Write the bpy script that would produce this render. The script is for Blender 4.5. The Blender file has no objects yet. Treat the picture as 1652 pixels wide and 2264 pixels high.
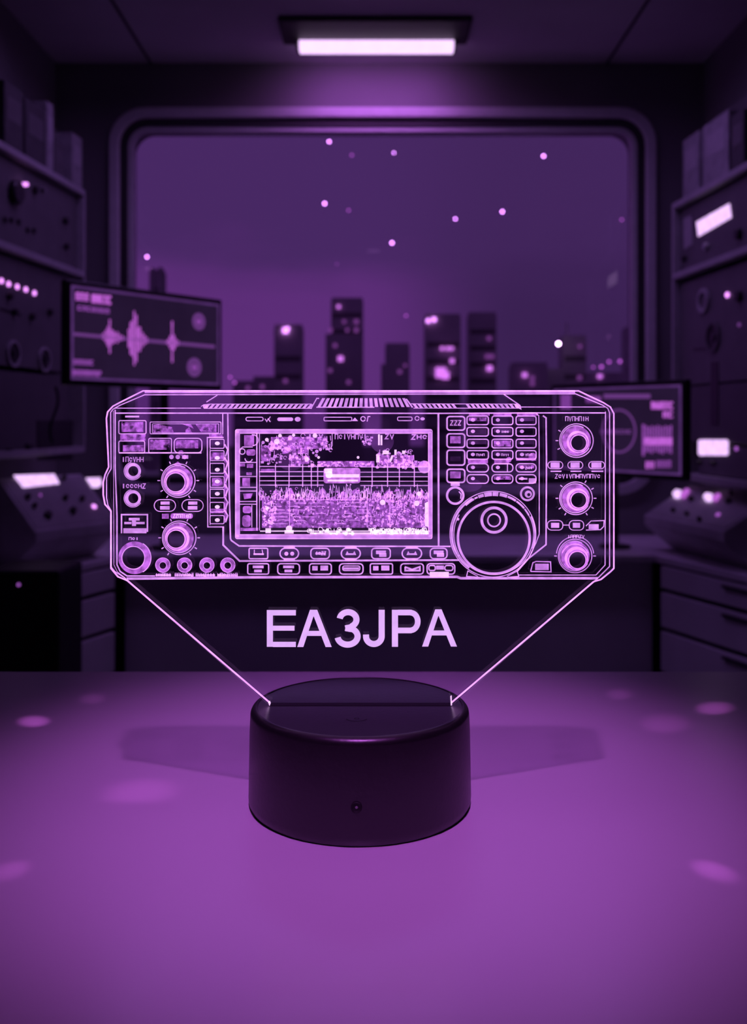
import bpy, math, random
from mathutils import Matrix, Vector
S = bpy.context.scene
C = S.collection
R = math.radians
PI = math.pi

# ------------------------------------------------------------------ camera, world, exposure
ZT = 0.85                      # table top
ZE = ZT + 0.1543               # lens height
F = 2180.0                     # focal length in pixels of the 1652 px wide frame
HX, HY = 826.0, 930.0
cam = bpy.data.cameras.new('camera'); camo = bpy.data.objects.new('camera', cam); C.objects.link(camo)
camo.location = (0, 0, ZE); camo.rotation_euler = (R(90), 0, 0)
cam.sensor_fit = 'HORIZONTAL'; cam.sensor_width = 36.0; cam.lens = F / 1652 * 36
cam.shift_y = -(1132 - HY) / 1652
cam.clip_start = 0.01; cam.clip_end = 5000
cam.dof.use_dof = True; cam.dof.focus_distance = 0.40; cam.dof.aperture_fstop = 19.0
S.camera = camo
S.view_settings.view_transform = 'Standard'; S.view_settings.look = 'None'
S.view_settings.exposure = 0.0; S.view_settings.gamma = 1.0
try: S.view_settings.use_curve_mapping = False
except Exception: pass
S.cycles.max_bounces = 8; S.cycles.transparent_max_bounces = 24
S.cycles.sample_clamp_indirect = 3.0

def lin(c):
    f = lambda v: v / 12.92 if v <= .04045 else ((v + .055) / 1.055) ** 2.4
    return tuple(f(v / 255) for v in c) + (1.0,)

W = bpy.data.worlds.new('dusk_sky'); S.world = W; W.use_nodes = True
nt = W.node_tree; N = nt.nodes; L = nt.links; N.clear()
out = N.new('ShaderNodeOutputWorld'); bg = N.new('ShaderNodeBackground'); tc = N.new('ShaderNodeTexCoord')
sep = N.new('ShaderNodeSeparateXYZ'); L.new(tc.outputs['Generated'], sep.inputs[0])
def mrange(v, a, b, c=0.0, d=1.0):
    m = N.new('ShaderNodeMapRange'); m.interpolation_type = 'SMOOTHSTEP'
    L.new(v, m.inputs[0]); m.inputs[1].default_value = a; m.inputs[2].default_value = b
    m.inputs[3].default_value = c; m.inputs[4].default_value = d; return m.outputs[0]
def wmix(f, a, b):
    m = N.new('ShaderNodeMix'); m.data_type = 'RGBA'; L.new(f, m.inputs[0])
    for s, v in ((m.inputs[6], a), (m.inputs[7], b)):
        if hasattr(v, 'links'): L.new(v, s)
        else: s.default_value = v
    return m.outputs[2]
ns = N.new('ShaderNodeTexNoise'); ns.inputs['Scale'].default_value = 5.0; ns.inputs['Detail'].default_value = 3
mp = N.new('ShaderNodeMapping'); mp.inputs['Scale'].default_value = (1, 1, 4); L.new(tc.outputs['Generated'], mp.inputs[0]); L.new(mp.outputs[0], ns.inputs[0])
add = N.new('ShaderNodeMath'); add.operation = 'MULTIPLY_ADD'; L.new(ns.outputs[0], add.inputs[0]); add.inputs[1].default_value = .12
L.new(sep.outputs[2], add.inputs[2])
lowglow = wmix(mrange(add.outputs[0], .165, .25), lin((98, 50, 126)), lin((76, 44, 104)))
rightlow = wmix(mrange(add.outputs[0], .15, .28), lin((62, 36, 86)), lin((70, 41, 96)))
skyc = wmix(mrange(sep.outputs[0], -.02, .14), lowglow, rightlow)
L.new(skyc, bg.inputs[0]); bg.inputs[1].default_value = 1.0; L.new(bg.outputs[0], out.inputs[0])

# ------------------------------------------------------------------ materials
def _new(name):
    m = bpy.data.materials.new(name); m.use_nodes = True; return m
def mat(name, col, rough=.5, metal=0., spec=.5, noise=.12, scale=30, bump=0.0, coat=0.0, ior=1.45):
    m = _new(name); t = m.node_tree; n = t.nodes; l = t.links
    b = n['Principled BSDF']; c = (col, col, col) if not isinstance(col, tuple) else col
    tx = n.new('ShaderNodeTexCoord'); nz = n.new('ShaderNodeTexNoise'); nz.inputs['Scale'].default_value = scale
    nz.inputs['Detail'].default_value = 5; l.new(tx.outputs['Object'], nz.inputs[0])
    r = n.new('ShaderNodeValToRGB'); r.color_ramp.elements[0].position = .3; r.color_ramp.elements[1].position = .7
    r.color_ramp.elements[0].color = tuple(v * (1 - noise) for v in c) + (1,)
    r.color_ramp.elements[1].color = tuple(min(1, v * (1 + noise)) for v in c) + (1,)
    l.new(nz.outputs[0], r.inputs[0]); l.new(r.outputs[0], b.inputs['Base Color'])
    b.inputs['Roughness'].default_value = rough; b.inputs['Metallic'].default_value = metal
    b.inputs['Specular IOR Level'].default_value = spec; b.inputs['Coat Weight'].default_value = coat; b.inputs['IOR'].default_value = ior
    if bump:
        bp = n.new('ShaderNodeBump'); bp.inputs['Strength'].default_value = bump; bp.inputs['Distance'].default_value = .001
        l.new(nz.outputs[0], bp.inputs['Height']); l.new(bp.outputs[0], b.inputs['Normal'])
    return m
def emis(name, col, strength=1.0, noise=0.0, scale=400, cover=1.0, contrast=.15, clearing=0.0):
    """light-giving material; cover < 1 leaves clear specks between the frosted grains"""
    m = _new(name); t = m.node_tree; n = t.nodes; l = t.links; n.clear()
    o = n.new('ShaderNodeOutputMaterial'); e = n.new('ShaderNodeEmission'); e.inputs[1].default_value = strength
    c = lin(col); e.inputs[0].default_value = c
    tx = n.new('ShaderNodeTexCoord'); nz = n.new('ShaderNodeTexNoise'); nz.inputs['Scale'].default_value = scale
    nz.inputs['Detail'].default_value = 3; l.new(tx.outputs['Object'], nz.inputs[0])
    if noise:
        mr = n.new('ShaderNodeMapRange'); mr.inputs[1].default_value = .35; mr.inputs[2].default_value = .65
        mr.inputs[3].default_value = strength * (1 - noise); mr.inputs[4].default_value = strength * (1 + noise)
        l.new(nz.outputs[0], mr.inputs[0]); l.new(mr.outputs[0], e.inputs[1])
    if cover < 1:
        if name.startswith('engraved'):
            ta = n.new('ShaderNodeBsdfTransparent'); ta.inputs[0].default_value = (.75, .75, .75, 1); ad = n.new('ShaderNodeAddShader'); l.new(e.outputs[0], ad.inputs[0]); l.new(ta.outputs[0], ad.inputs[1]); e = ad
        tr = n.new('ShaderNodeBsdfTransparent'); mx = n.new('ShaderNodeMixShader')
        n2 = n.new('ShaderNodeTexNoise'); n2.inputs['Scale'].default_value = scale * .8; n2.inputs['Detail'].default_value = 4
        mpp = n.new('ShaderNodeMapping'); mpp.inputs['Location'].default_value = (3, 5, 7)
        l.new(tx.outputs['Object'], mpp.inputs[0]); l.new(mpp.outputs[0], n2.inputs[0])
        k = 1 - cover; a = .5 + (k - .5) * .5
        m2 = n.new('ShaderNodeMapRange'); m2.inputs[1].default_value = a - contrast / 2; m2.inputs[2].default_value = a + contrast / 2
        l.new(n2.outputs[0], m2.inputs[0]); l.new(m2.outputs[0], mx.inputs[0]); l.new(tr.outputs[0], mx.inputs[1]); l.new(e.outputs[0], mx.inputs[2])
        l.new(mx.outputs[0], o.inputs[0])
    elif clearing:
        tr = n.new('ShaderNodeBsdfTransparent'); tr.inputs[0].default_value = (clearing, clearing, clearing, 1)
        ad = n.new('ShaderNodeAddShader'); l.new(e.outputs[0], ad.inputs[0]); l.new(tr.outputs[0], ad.inputs[1]); l.new(ad.outputs[0], o.inputs[0])
    else: l.new(e.outputs[0], o.inputs[0])
    return m
M = {}
M['wall'] = mat('matt_wall_paint', .22, .8, noise=.08, scale=3)
M['ceiling'] = mat('ceiling_panel', .6, .75, noise=.08, scale=3)
M['floor'] = mat('rubber_floor', .08, .6, noise=.2, scale=12)
M['trimlight'] = mat('grey_window_frame', .65, .45, noise=.05)
M['trimdark'] = mat('black_gasket', .04, .6, noise=.05)
M['rack'] = mat('rack_steel', .11, .45, noise=.1, scale=12)
M['shelf'] = mat('shelf_edge', .42, .45, noise=.1)
M['conpanel'] = mat('console_plate', .4, .45, noise=.12, scale=15)
M['device'] = mat('device_panel', .14, .45, noise=.12, scale=14)
M['devdark'] = mat('device_black', .02, .35, noise=.2)
M['knob'] = mat('knob_black', .03, .35, noise=.1)
M['knobgrey'] = mat('knob_grey', .25, .35, noise=.1)
M['book'] = mat('binder_cloth', .34, .7, noise=.2, scale=25)
M['bookdark'] = mat('binder_dark', .08, .7, noise=.2, scale=25)
M['counter'] = mat('counter_top', .8, .4, noise=.1, scale=8)
M['cabinet'] = mat('cabinet_front', .75, .5, noise=.08, scale=6)
M['cabback'] = mat('cabinet_plain', .92, .5, noise=.06, scale=4)
M['console'] = mat('console_panel', .6, .45, noise=.12, scale=15)
M['tower'] = mat('tower_black', .012, .5, noise=.2)
M['table'] = mat('table_laminate', .62, .24, noise=.02, scale=6, spec=.45)
M['tableleg'] = mat('table_steel', .2, .4, .6)
M['base'] = mat('lamp_base_plastic', .009, .34, noise=.12, scale=500, bump=.08, spec=.9)
M['basedark'] = mat('slot_black', .002, .7)
M['building'] = mat('tower_block', .40, .8, noise=.15, scale=.05)
M['ground'] = mat('city_ground', .15, .9, noise=.3, scale=.01)
M['bezel'] = mat('monitor_black', .012, .35)
M['scrglass'] = emis('screen_dim', (36, 21, 50), 1.0, noise=.1, scale=8)
M['scrborder'] = emis('screen_border', (82, 46, 108), 1.0, noise=.15, scale=20)
M['scrmid'] = emis('screen_mid', (132, 66, 158), 1.0, noise=.15, scale=90)
M['scrhot'] = emis('screen_bright', (190, 96, 212), 1.0, noise=.15, scale=90)
M['scrtrace'] = emis('screen_trace', (104, 55, 128), 1.0)
M['display'] = emis('lit_display', (236, 190, 255), 1.25, noise=.12, scale=60)
M['led'] = emis('led_glow', (226, 140, 245), 2.2)
M['leddim'] = emis('led_dim', (170, 90, 200), 1.0)
M['strip'] = emis('strip_diffuser', (238, 196, 255), 1.5, noise=.04, scale=20)
M['star'] = emis('star_glow', (225, 140, 255), 13.0)
M['rooflight'] = emis('roof_light', (225, 140, 250), 3.2)
M['starbright'] = emis('star_bright', (240, 190, 255), 22.0)
M['starfaint'] = emis('star_faint', (190, 90, 215), 2.0)
M['window_lit'] = emis('lit_window', (215, 120, 240), 1.4)
M['window_dim'] = emis('dim_window', (165, 85, 190), .55)
M['line'] = emis('engraved_line', (222, 146, 247), .96, noise=.2, scale=260, clearing=.75)
M['thin'] = emis('engraved_fine_line', (205, 128, 232), 1.0, noise=.2, scale=260, clearing=.75)
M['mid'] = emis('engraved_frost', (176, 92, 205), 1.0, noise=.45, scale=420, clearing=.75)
M['mesh'] = emis('engraved_grain', (160, 82, 190), 1.0, noise=.6, scale=520, cover=.72)
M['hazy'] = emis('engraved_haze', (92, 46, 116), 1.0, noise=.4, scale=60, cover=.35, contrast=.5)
M['hot'] = emis('engraved_bright', (242, 192, 255), 1.1, noise=.12, scale=500, clearing=.75)
M['letter'] = emis('engraved_letter', (229, 177, 255), 1.0, noise=.07, scale=150)
# window pane and acrylic: clear, with a fresnel sheen
def clear(name, tint, rough=.02):
    m = _new(name); t = m.node_tree; n = t.nodes; l = t.links; n.clear()
    o = n.new('ShaderNodeOutputMaterial'); tr = n.new('ShaderNodeBsdfTransparent'); tr.inputs[0].default_value = tint + (1,)
    g = n.new('ShaderNodeBsdfGlossy'); g.inputs['Roughness'].default_value = rough
    fr = n.new('ShaderNodeFresnel'); ge = n.new('ShaderNodeNewGeometry'); mr = n.new('ShaderNodeMapRange')
    mr.inputs[3].default_value = 1.45; mr.inputs[4].default_value = 1 / 1.45      # the same sheen entering and leaving
    l.new(ge.outputs['Backfacing'], mr.inputs[0]); l.new(mr.outputs[0], fr.inputs[0]); mx = n.new('ShaderNodeMixShader')
    l.new(fr.outputs[0], mx.inputs[0]); l.new(tr.outputs[0], mx.inputs[1]); l.new(g.outputs[0], mx.inputs[2]); l.new(mx.outputs[0], o.inputs[0])
    return m
M['acrylic'] = clear('clear_acrylic', (.93, .9, .95))
M['pane'] = clear('window_glass', (.97, .95, .98))

# ------------------------------------------------------------------ builders
class MB:
    def __init__(s, xf=None): s.v = []; s.f = []; s.xf = xf
    def add(s, vs, fs):
        n = len(s.v); s.v += [tuple(v) for v in vs]; s.f += [tuple(i + n for i in f) for f in fs]; return s
    def box(s, x0, x1, y0, y1, z0, z1):
        v = [(x, y, z) for z in (z0, z1) for y in (y0, y1) for x in (x0, x1)]
        return s.add(v, [(0, 2, 3, 1), (4, 5, 7, 6), (0, 1, 5, 4), (2, 6, 7, 3), (0, 4, 6, 2), (1, 3, 7, 5)])
    def prism(s, pts, y0, y1):                 # pts (x,z) outline, pushed from y0 to y1
        n = len(pts); v = [(x, y0, z) for x, z in pts] + [(x, y1, z) for x, z in pts]
        f = [tuple(range(n)), tuple(range(2 * n - 1, n - 1, -1))] + [(i, i + n, (i + 1) % n + n, (i + 1) % n) for i in range(n)]
        return s.add(v, f)
    def prismx(s, pts, x0, x1):                # pts (y,z) outline, pushed along x
        n = len(pts); v = [(x0, y, z) for y, z in pts] + [(x1, y, z) for y, z in pts]
        f = [tuple(range(n)), tuple(range(2 * n - 1, n - 1, -1))] + [(i, i + n, (i + 1) % n + n, (i + 1) % n) for i in range(n)]
        return s.add(v, f)
    def turn(s, c, prof, axis='y', seg=32):    # prof (r, h) along the axis from c
        v = []; f = []; k = len(prof)
        for i in range(seg):
            a = 2 * PI * i / seg
            for r, h in prof:
                if axis == 'y': v.append((c[0] + r * math.cos(a), c[1] + h, c[2] + r * math.sin(a)))
                elif axis == 'z': v.append((c[0] + r * math.cos(a), c[1] + r * math.sin(a), c[2] + h))
                else: v.append((c[0] + h, c[1] + r * math.cos(a), c[2] + r * math.sin(a)))
        for i in range(seg):
            j = (i + 1) % seg
            for q in range(k - 1): f.append((i * k + q, j * k + q, j * k + q + 1, i * k + q + 1))
        s.add(v, f)
        return s
    def knob(s, x, z, r, h, y=0.0, seg=28):    # front facing -y
        return s.turn((x, y, z), [(0, .0), (r, 0), (r, -h * .85), (r * .9, -h), (0, -h)], 'y', seg)
    def ring(s, x, z, r0, r1, y=0.0, h=.002, seg=36, sx=1.0):
        v = []; f = []
        for i in range(seg):
            a = 2 * PI * i / seg
            for r, yy in ((r0, y), (r1, y), (r1, y - h), (r0, y - h)): v.append((x + sx * r * math.cos(a), yy, z + r * math.sin(a)))
        for i in range(seg):
            j = (i + 1) % seg
            for q in range(4): f.append((i * 4 + q, j * 4 + q, j * 4 + (q + 1) % 4, i * 4 + (q + 1) % 4))
        return s.add(v, f)
    def ball(s, c, r, seg=12, rings=8):
        prof = [(r * math.sin(PI * k / rings), -r * math.cos(PI * k / rings)) for k in range(rings + 1)]
        return s.turn(c, prof, 'z', seg)
    def tube(s, pts, r, seg=8):
        pts = [Vector(p) for p in pts]; v = []; f = []
        for i, p in enumerate(pts):
            d = (pts[min(i + 1, len(pts) - 1)] - pts[max(i - 1, 0)]).normalized()
            a = d.cross(Vector((0, 0, 1)) if abs(d.z) < .9 else Vector((1, 0, 0))).normalized(); b = d.cross(a)
            for k in range(seg): t = 2 * PI * k / seg; v.append(p + r * (math.cos(t) * a + math.sin(t) * b))
        for i in range(len(pts) - 1):
            for k in range(seg): f.append((i * seg + k, i * seg + (k + 1) % seg, (i + 1) * seg + (k + 1) % seg, (i + 1) * seg + k))
        f += [tuple(range(seg)), tuple((len(pts) - 1) * seg + k for k in reversed(range(seg)))]
        return s.add(v, f)

FR = {}                                        # world frame of every root
def frame(x, y, z, rz=0.0, rx=0.0):
    return Matrix.Translation((x, y, z)) @ Matrix.Rotation(rz, 4, 'Z') @ Matrix.Rotation(rx, 4, 'X')
def thing(name, label, cat, fr, group=None):
    o = bpy.data.objects.new(name, None); C.objects.link(o); o.empty_display_size = .05
    o.matrix_world = fr; FR[o] = fr.copy(); o['label'] = label; o['category'] = cat
    if group: o['group'] = group
    return o
def obj(name, mb, m, parent=None, label=None, bevel=0, smooth=False, fr=None):
    """fr: the world frame the mesh is written in (default: its parent's)"""
    me = bpy.data.meshes.new(name); vs = mb.v
    if parent is not None and fr is not None:
        T = FR[parent].inverted() @ fr; vs = [tuple(T @ Vector(v)) for v in vs]
    me.from_pydata(vs, [], mb.f)
    me.materials.append(M[m] if isinstance(m, str) else m)
    if smooth:
        for p in me.polygons: p.use_smooth = True
        try: me.set_sharp_from_angle(angle=R(35))
        except Exception: pass
    o = bpy.data.objects.new(name, me); C.objects.link(o)
    if parent is not None: o.parent = parent; FR[o] = FR[parent]
    elif fr is not None: o.matrix_world = fr; FR[o] = fr.copy()
    else: FR[o] = Matrix.Identity(4)
    if label: o['label'] = label
    if bevel:
        b = o.modifiers.new('bevel', 'BEVEL'); b.width = bevel; b.segments = 2; b.limit_method = 'ANGLE'
    return o
def tag(o, label, cat, group=None, kind=None):
    o['label'] = label; o['category'] = cat
    if group: o['group'] = group
    if kind: o['kind'] = kind
    return o
def struct(name, mb, m, label=None, bevel=0, parent=None):
    o = obj(name, mb, m, parent, label, bevel)
    if parent is None: o['kind'] = 'structure'
    return o
def copy_tree(o, fr=None, parent=None):
    c = o.copy(); C.objects.link(c)
    if parent is not None: c.parent = parent
    if fr is not None: c.matrix_world = fr
    for ch in list(o.children): copy_tree(ch, None, c)
    return c
def at(px, py, Y): return Vector(((px - HX) / F * Y, Y, ZE - (py - HY) / F * Y))
def onto(fr, px, py, d=0.0):
    """where the sight line of a photo pixel meets the plane y = d of a frame, as (x, z) in that frame"""
    I = fr.inverted(); o = I @ Vector((0, 0, ZE)); v = I.to_3x3() @ Vector(((px - HX) / F, 1, -(py - HY) / F))
    t = (d - o.y) / v.y; p = o + v * t; return p.x, p.z

def rrect(x0, x1, z0, z1, r, n=8):
    p = []
    for cx, cz, a0 in ((x1 - r, z1 - r, 0), (x0 + r, z1 - r, 90), (x0 + r, z0 + r, 180), (x1 - r, z0 + r, 270)):
        for k in range(n + 1):
            a = R(a0 + 90 * k / n); p.append((cx + r * math.cos(a), cz + r * math.sin(a)))
    return p
def band(mb, outer, inner, y0, y1):            # ring between two outlines with as many points each
    n = len(outer); v = [(x, y0, z) for x, z in outer] + [(x, y0, z) for x, z in inner] + [(x, y1, z) for x, z in outer] + [(x, y1, z) for x, z in inner]
    f = []
    for i in range(n):
        j = (i + 1) % n
        f += [(i, j, n + j, n + i), (2 * n + i, 3 * n + i, 3 * n + j, 2 * n + j), (i, 2 * n + i, 2 * n + j, j), (n + i, n + j, 3 * n + j, 3 * n + i)]
    return mb.add(v, f)

# ------------------------------------------------------------------ room shell
YB = 3.2; ZC = ZE + 1.16; XL, XR = -1.03, 1.07; YF = -1.6
struct('floor', MB().box(XL - .1, XR + .1, YF - .1, YB + .1, -.05, 0), 'floor', 'dark rubber floor of the radio room')
struct('wall_left', MB().box(XL - .1, XL, YF - .1, YB + .1, 0, ZC), 'wall', 'dark left wall behind the equipment rack')
struct('wall_right', MB().box(XR, XR + .1, YF - .1, YB + .1, 0, ZC), 'wall', 'dark right wall behind the equipment rack')
struct('wall_front', MB().box(XL, XR, YF - .1, YF, 0, ZC), 'wall', 'plain wall behind the viewer')
struct('ceiling', MB().box(XL - .1, XR + .1, YF - .1, YB + .1, ZC, ZC + .06), 'ceiling', 'dark panelled ceiling')
for k, x in enumerate((-.722, .757)):
    struct('trim_%d' % (k + 1), MB().box(x - .004, x + .004, YF, YB, ZC - .003, ZC + .001), 'trimdark', 'thin dark seam between ceiling panels, %s' % ('left' if k == 0 else 'right'))
wx0, wx1 = (285 - HX) / F * YB, (1407 - HX) / F * YB
wz1, wz0 = ZE + (930 - 282) / F * YB, ZE - (1052 - 930) / F * YB
inner = rrect(wx0, wx1, wz0, wz1, .065, 8)
cx, cz = (wx0 + wx1) / 2, (wz0 + wz1) / 2
def toouter(x, z):                             # cast the opening's outline out to the wall's edge
    dx, dz = x - cx, z - cz; t = 1e9
    if dx > 1e-6: t = min(t, (XR - cx) / dx)
    if dx < -1e-6: t = min(t, (XL - cx) / dx)
    if dz > 1e-6: t = min(t, (ZC - cz) / dz)
    if dz < -1e-6: t = min(t, (0 - cz) / dz)
    return cx + dx * t, cz + dz * t
angs = sorted(set([round(math.atan2(z - cz, x - cx), 5) for x, z in inner] + [round(math.atan2(z - cz, x - cx), 5) for x in (XL, XR) for z in (0, ZC)]))
def on_inner(a):
    best = None; dx, dz = math.cos(a), math.sin(a); n = len(inner)
    for i in range(n):
        (x1, z1), (x2, z2) = inner[i], inner[(i + 1) % n]; ex, ez = x2 - x1, z2 - z1
        den = dx * ez - dz * ex
        if abs(den) < 1e-12: continue
        t = ((x1 - cx) * ez - (z1 - cz) * ex) / den; u = ((x1 - cx) * dz - (z1 - cz) * dx) / den
        if t > 0 and -1e-4 <= u <= 1.0001: best = t if best is None else min(best, t)
    return cx + dx * best, cz + dz * best
hole = [on_inner(a) for a in angs]; wallo = [toouter(x, z) for x, z in hole]
struct('wall_back', band(MB(), wallo, hole, YB, YB + .1), 'wall', 'dark back wall around the wide window')
# window: raised rounded frame, dark gasket, inner lip, pane
ww = thing('window_1', 'wide rounded window looking onto the city at dusk', 'window', frame(cx, YB, wz0)); ww['kind'] = 'structure'
q = lambda g, r: [(x - cx, z - wz0) for x, z in rrect(wx0 - g, wx1 + g, wz0 - g, wz1 + g, r, 8)]
obj('window_frame', band(MB(), q(.060, .115), q(.026, .088), -.026, .0), 'trimlight', ww, bevel=.006)
obj('gasket', band(MB(), q(.026, .088), q(.002, .066), -.010, .0), 'trimdark', ww)
obj('window_lip', band(MB(), q(.002, .066), q(-.014, .05), -.004, .03), 'trimlight', ww)
obj('window_pane', MB().prism(q(-.013, .052), .012, .018), 'pane', ww)

# strip light on the ceiling in front of the wall
sl = thing('ceiling_strip_light', 'bright purple-white strip light mounted under the ceiling above the window', 'ceiling light', frame(0, 2.98, ZC))
p0, p1 = at(662, 97, 2.98), at(1003, 113, 2.98)
z1 = p0.z - ZC; z0 = p1.z - ZC
obj('light_housing', MB().box(-.275, .285, -.16, .03, z1 + .006, -.001), 'trimdark', sl, bevel=.008)
obj('diffuser', MB().prismx([(-.02, z1 + .004), (-.02, z0 + .006), (-.012, z0), (.03, z0 + .002), (.03, z1 + .004)], p0.x, p1.x), 'strip', sl, label='glowing purple-white diffuser')
for x in (p0.x - .008, p1.x):
    obj('end_cap', MB().box(x, x + .008, -.018, .03, z0 + .002, z1 + .006), 'rack', sl)

wl_ = bpy.data.lights.new('strip_downlight', 'AREA'); wlo = bpy.data.objects.new('strip_downlight', wl_); C.objects.link(wlo)
wl_.shape = 'RECTANGLE'; wl_.size = .42; wl_.size_y = .02; wl_.energy = .65; wl_.color = (.62, .13, 1.0); wl_.spread = R(150)
wlo.location = ((p0.x + p1.x) / 2, 3.02, ZC + z0 - .004); wlo.rotation_euler = (R(38), 0, 0)

# ------------------------------------------------------------------ ceiling downlight over the table (lights the table)
dl = thing('ceiling_downlight', 'round recessed purple downlight in the ceiling above the white table', 'ceiling light', frame(0.0, -.25, ZC))
obj('light_trim', MB().turn((0, 0, 0), [(.05, 0), (.075, 0), (.075, -.006), (.05, -.012), (.05, 0)], 'z', 32), 'trimlight', dl)
obj('lens', MB().turn((0, 0, 0), [(0, -.004), (.05, -.004), (.05, -.001)], 'z', 32), emis('downlight_lens', (225, 150, 255), 1.5), dl)
sp = bpy.data.lights.new('downlight_beam', 'SPOT'); spo = bpy.data.objects.new('downlight_beam', sp); C.objects.link(spo)
spo.location = (0.0, -.25, ZC - .03); spo.rotation_euler = (math.atan2(.665, 1.28), 0, 0)
sp.energy = 74.0; sp.color = (.56, .12, .78); sp.spot_size = R(17); sp.spot_blend = 1.0; sp.shadow_soft_size = .03

# fill light added above the upper edge, unseen, to brighten the racks and counters
pl_ = thing('added_fill_panel', 'added unseen purple fill light panel in the ceiling above the upper edge of the view', 'ceiling light', frame(0.02, 2.50, ZC))
obj('light_trim', MB().box(-.72, .72, -.06, -.045, -.010, -.0005).box(-.72, .72, .045, .06, -.010, -.0005).box(-.72, -.70, -.045, .045, -.010, -.0005).box(.70, .72, -.045, .045, -.010, -.0005), 'trimlight', pl_)
al = bpy.data.lights.new('added_fill_light', 'AREA'); alo = bpy.data.objects.new('added_fill_light', al); C.objects.link(alo)
al.shape = 'RECTANGLE'; al.size = 1.38; al.size_y = .085; al.energy = 3.3; al.color = (.50, .22, 1.0); al.spread = R(165)
alo.location = (.02, 2.50, ZC - .004)

# ------------------------------------------------------------------ table
tb = thing('white_table', 'glossy white laminate table holding the engraved acrylic lamp', 'table', frame(0, .2285, 0))
obj('tabletop', MB().box(-.85, .85, -.3785, .3785, ZT - .028, ZT), 'table', tb, bevel=.0012)
for sx in (-1, 1):
    for sy in (-1, 1):
        obj('leg', MB().box(sx * .80 - .02, sx * .80 + .02, sy * .34 - .02, sy * .34 + .02, 0, ZT - .028), 'tableleg', tb, bevel=.003)

# ------------------------------------------------------------------ the acrylic lamp
D = 0.40; LX = (796 - HX) / F * D
lamp = thing('acrylic_night_lamp', 'edge-lit clear acrylic lamp engraved with a radio set, on a round black base', 'lamp', frame(LX, D, ZT))
RB = .0449
prof = [(0, 0), (RB - .0022, 0), (RB - .0012, .0004), (RB - .0002, .002), (RB, .004), (.04445, .030), (.04415, .0365)]
for k in range(1, 9):
    a = R(90 * k / 8); prof.append((.04415 - .0027 * (1 - math.cos(a)), .0365 + .0030 * math.sin(a)))
prof += [(.0412, .0392), (.041, .0391), (0, .0391)]
base = obj('lamp_base', MB().turn((0, 0, 0), prof, 'z', 128), 'base', lamp, label='round matt black plastic base', smooth=True)
obj('slot', MB().box(-.0368, .0368, -.0021, .0021, .0388, .03925), 'basedark', base)
pz, pr = .1543 - (1785 - 930) / F * (D - .0448), .0449 - .0001
hole_m = MB().turn((-.0006, -.04475, pz), [(0, -.0002), (.0012, -.0002), (.0018, -.0006), (.0020, -.0004), (.0020, .002)], 'y', 20)
obj('sensor_hole', hole_m, 'basedark', base, smooth=True)
obj('sensor_lens', MB().ball((-.0006, -.0449, pz), .0005), 'knobgrey', base)
tz = .0392; tm = MB()
for a0, a1, r in ((200, 340, .0042),):
    for k in range(14):
        t0, t1 = R(a0 + (a1 - a0) * k / 14), R(a0 + (a1 - a0) * (k + 1) / 14)
        v = [(rr * math.cos(t) - .001, rr * math.sin(t) - .018, tz) for t, rr in ((t0, r - .0002), (t0, r + .0002), (t1, r + .0002), (t1, r - .0002))]
        tm.add(v, [(0, 1, 2, 3)])
tm.turn((-.001, -.019, tz), [(.0007, 0), (.0010, 0)], 'z', 16)
obj('touch_mark', tm, 'basedark', base)

PS = D / F                                     # metres per pixel on the plate
def P(x, y): return ((x - 796) * PS, .1543 - (y - 930) * PS)     # pixel of the front face -> plate (x, z)
OUT = [(318, 863), (1278, 863), (1333, 889), (1349, 899), (1357, 914), (1357, 1256), (1349, 1264), (1328, 1281), (1312, 1286), (998, 1553),
       (597, 1553), (282, 1283), (262, 1275), (246, 1256), (246, 1130), (233, 1115), (229, 1094), (229, 1066), (233, 1049), (241, 1032), (236, 925), (239, 910), (251, 897), (268, 888)]
OUT2 = [P(x, y) for x, y in OUT]
bot = [(x, z if z > .0400 else .0392) for x, z in OUT2]
plate = obj('acrylic_plate', MB().prism(bot, -.0016, .0016), 'acrylic', lamp, label='clear acrylic sheet with glowing engraving')
YP = -.00162
def ribbon(mb, pts, w, closed=False, y=None):
    """flat stroke of width w (pixels) through pixel points, cut into the sheet's front face"""
    y = YP if y is None else y; p = [Vector(P(*a)) for a in pts]; n = len(p); h = w * PS / 2; Lf = []; Rt = []
    for i in range(n):
        a = p[(i - 1) % n] if (closed or i > 0) else None; b = p[(i + 1) % n] if (closed or i < n - 1) else None
        d1 = (p[i] - a).normalized() if a is not None and (p[i] - a).length > 1e-9 else None
        d2 = (b - p[i]).normalized() if b is not None and (b - p[i]).length > 1e-9 else None
        d1 = d1 or d2; d2 = d2 or d1
        nn = Vector((-(d1 + d2).y, (d1 + d2).x))
        nn = nn.normalized() if nn.length > 1e-6 else Vector((-d1.y, d1.x))
        k = 1 / max(.45, abs(nn.dot(Vector((-d1.y, d1.x)))))
        Lf.append(p[i] + nn * h * k); Rt.append(p[i] - nn * h * k)
    v = [(a.x, y, a.y) for a in Lf] + [(a.x, y, a.y) for a in Rt]
    return mb.add(v, [(i, (i + 1) % n, n + (i + 1) % n, n + i) for i in range(n if closed else n - 1)])
def fill(mb, pts, y=None):
    y = YP if y is None else y; v = [(P(*a)[0], y, P(*a)[1]) for a in pts]; return mb.add(v, [tuple(range(len(v)))])
def rect(mb, x0, y0, x1, y1, y=None): return fill(mb, [(x0, y0), (x1, y0), (x1, y1), (x0, y1)], y)
def arc(cx_, cy_, r, a0=0, a1=360, n=40, sy=1.0):
    return [(cx_ + r * math.cos(R(a0 + (a1 - a0) * k / n)), cy_ - sy * r * math.sin(R(a0 + (a1 - a0) * k / n))) for k in range(n + 1)]
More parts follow.
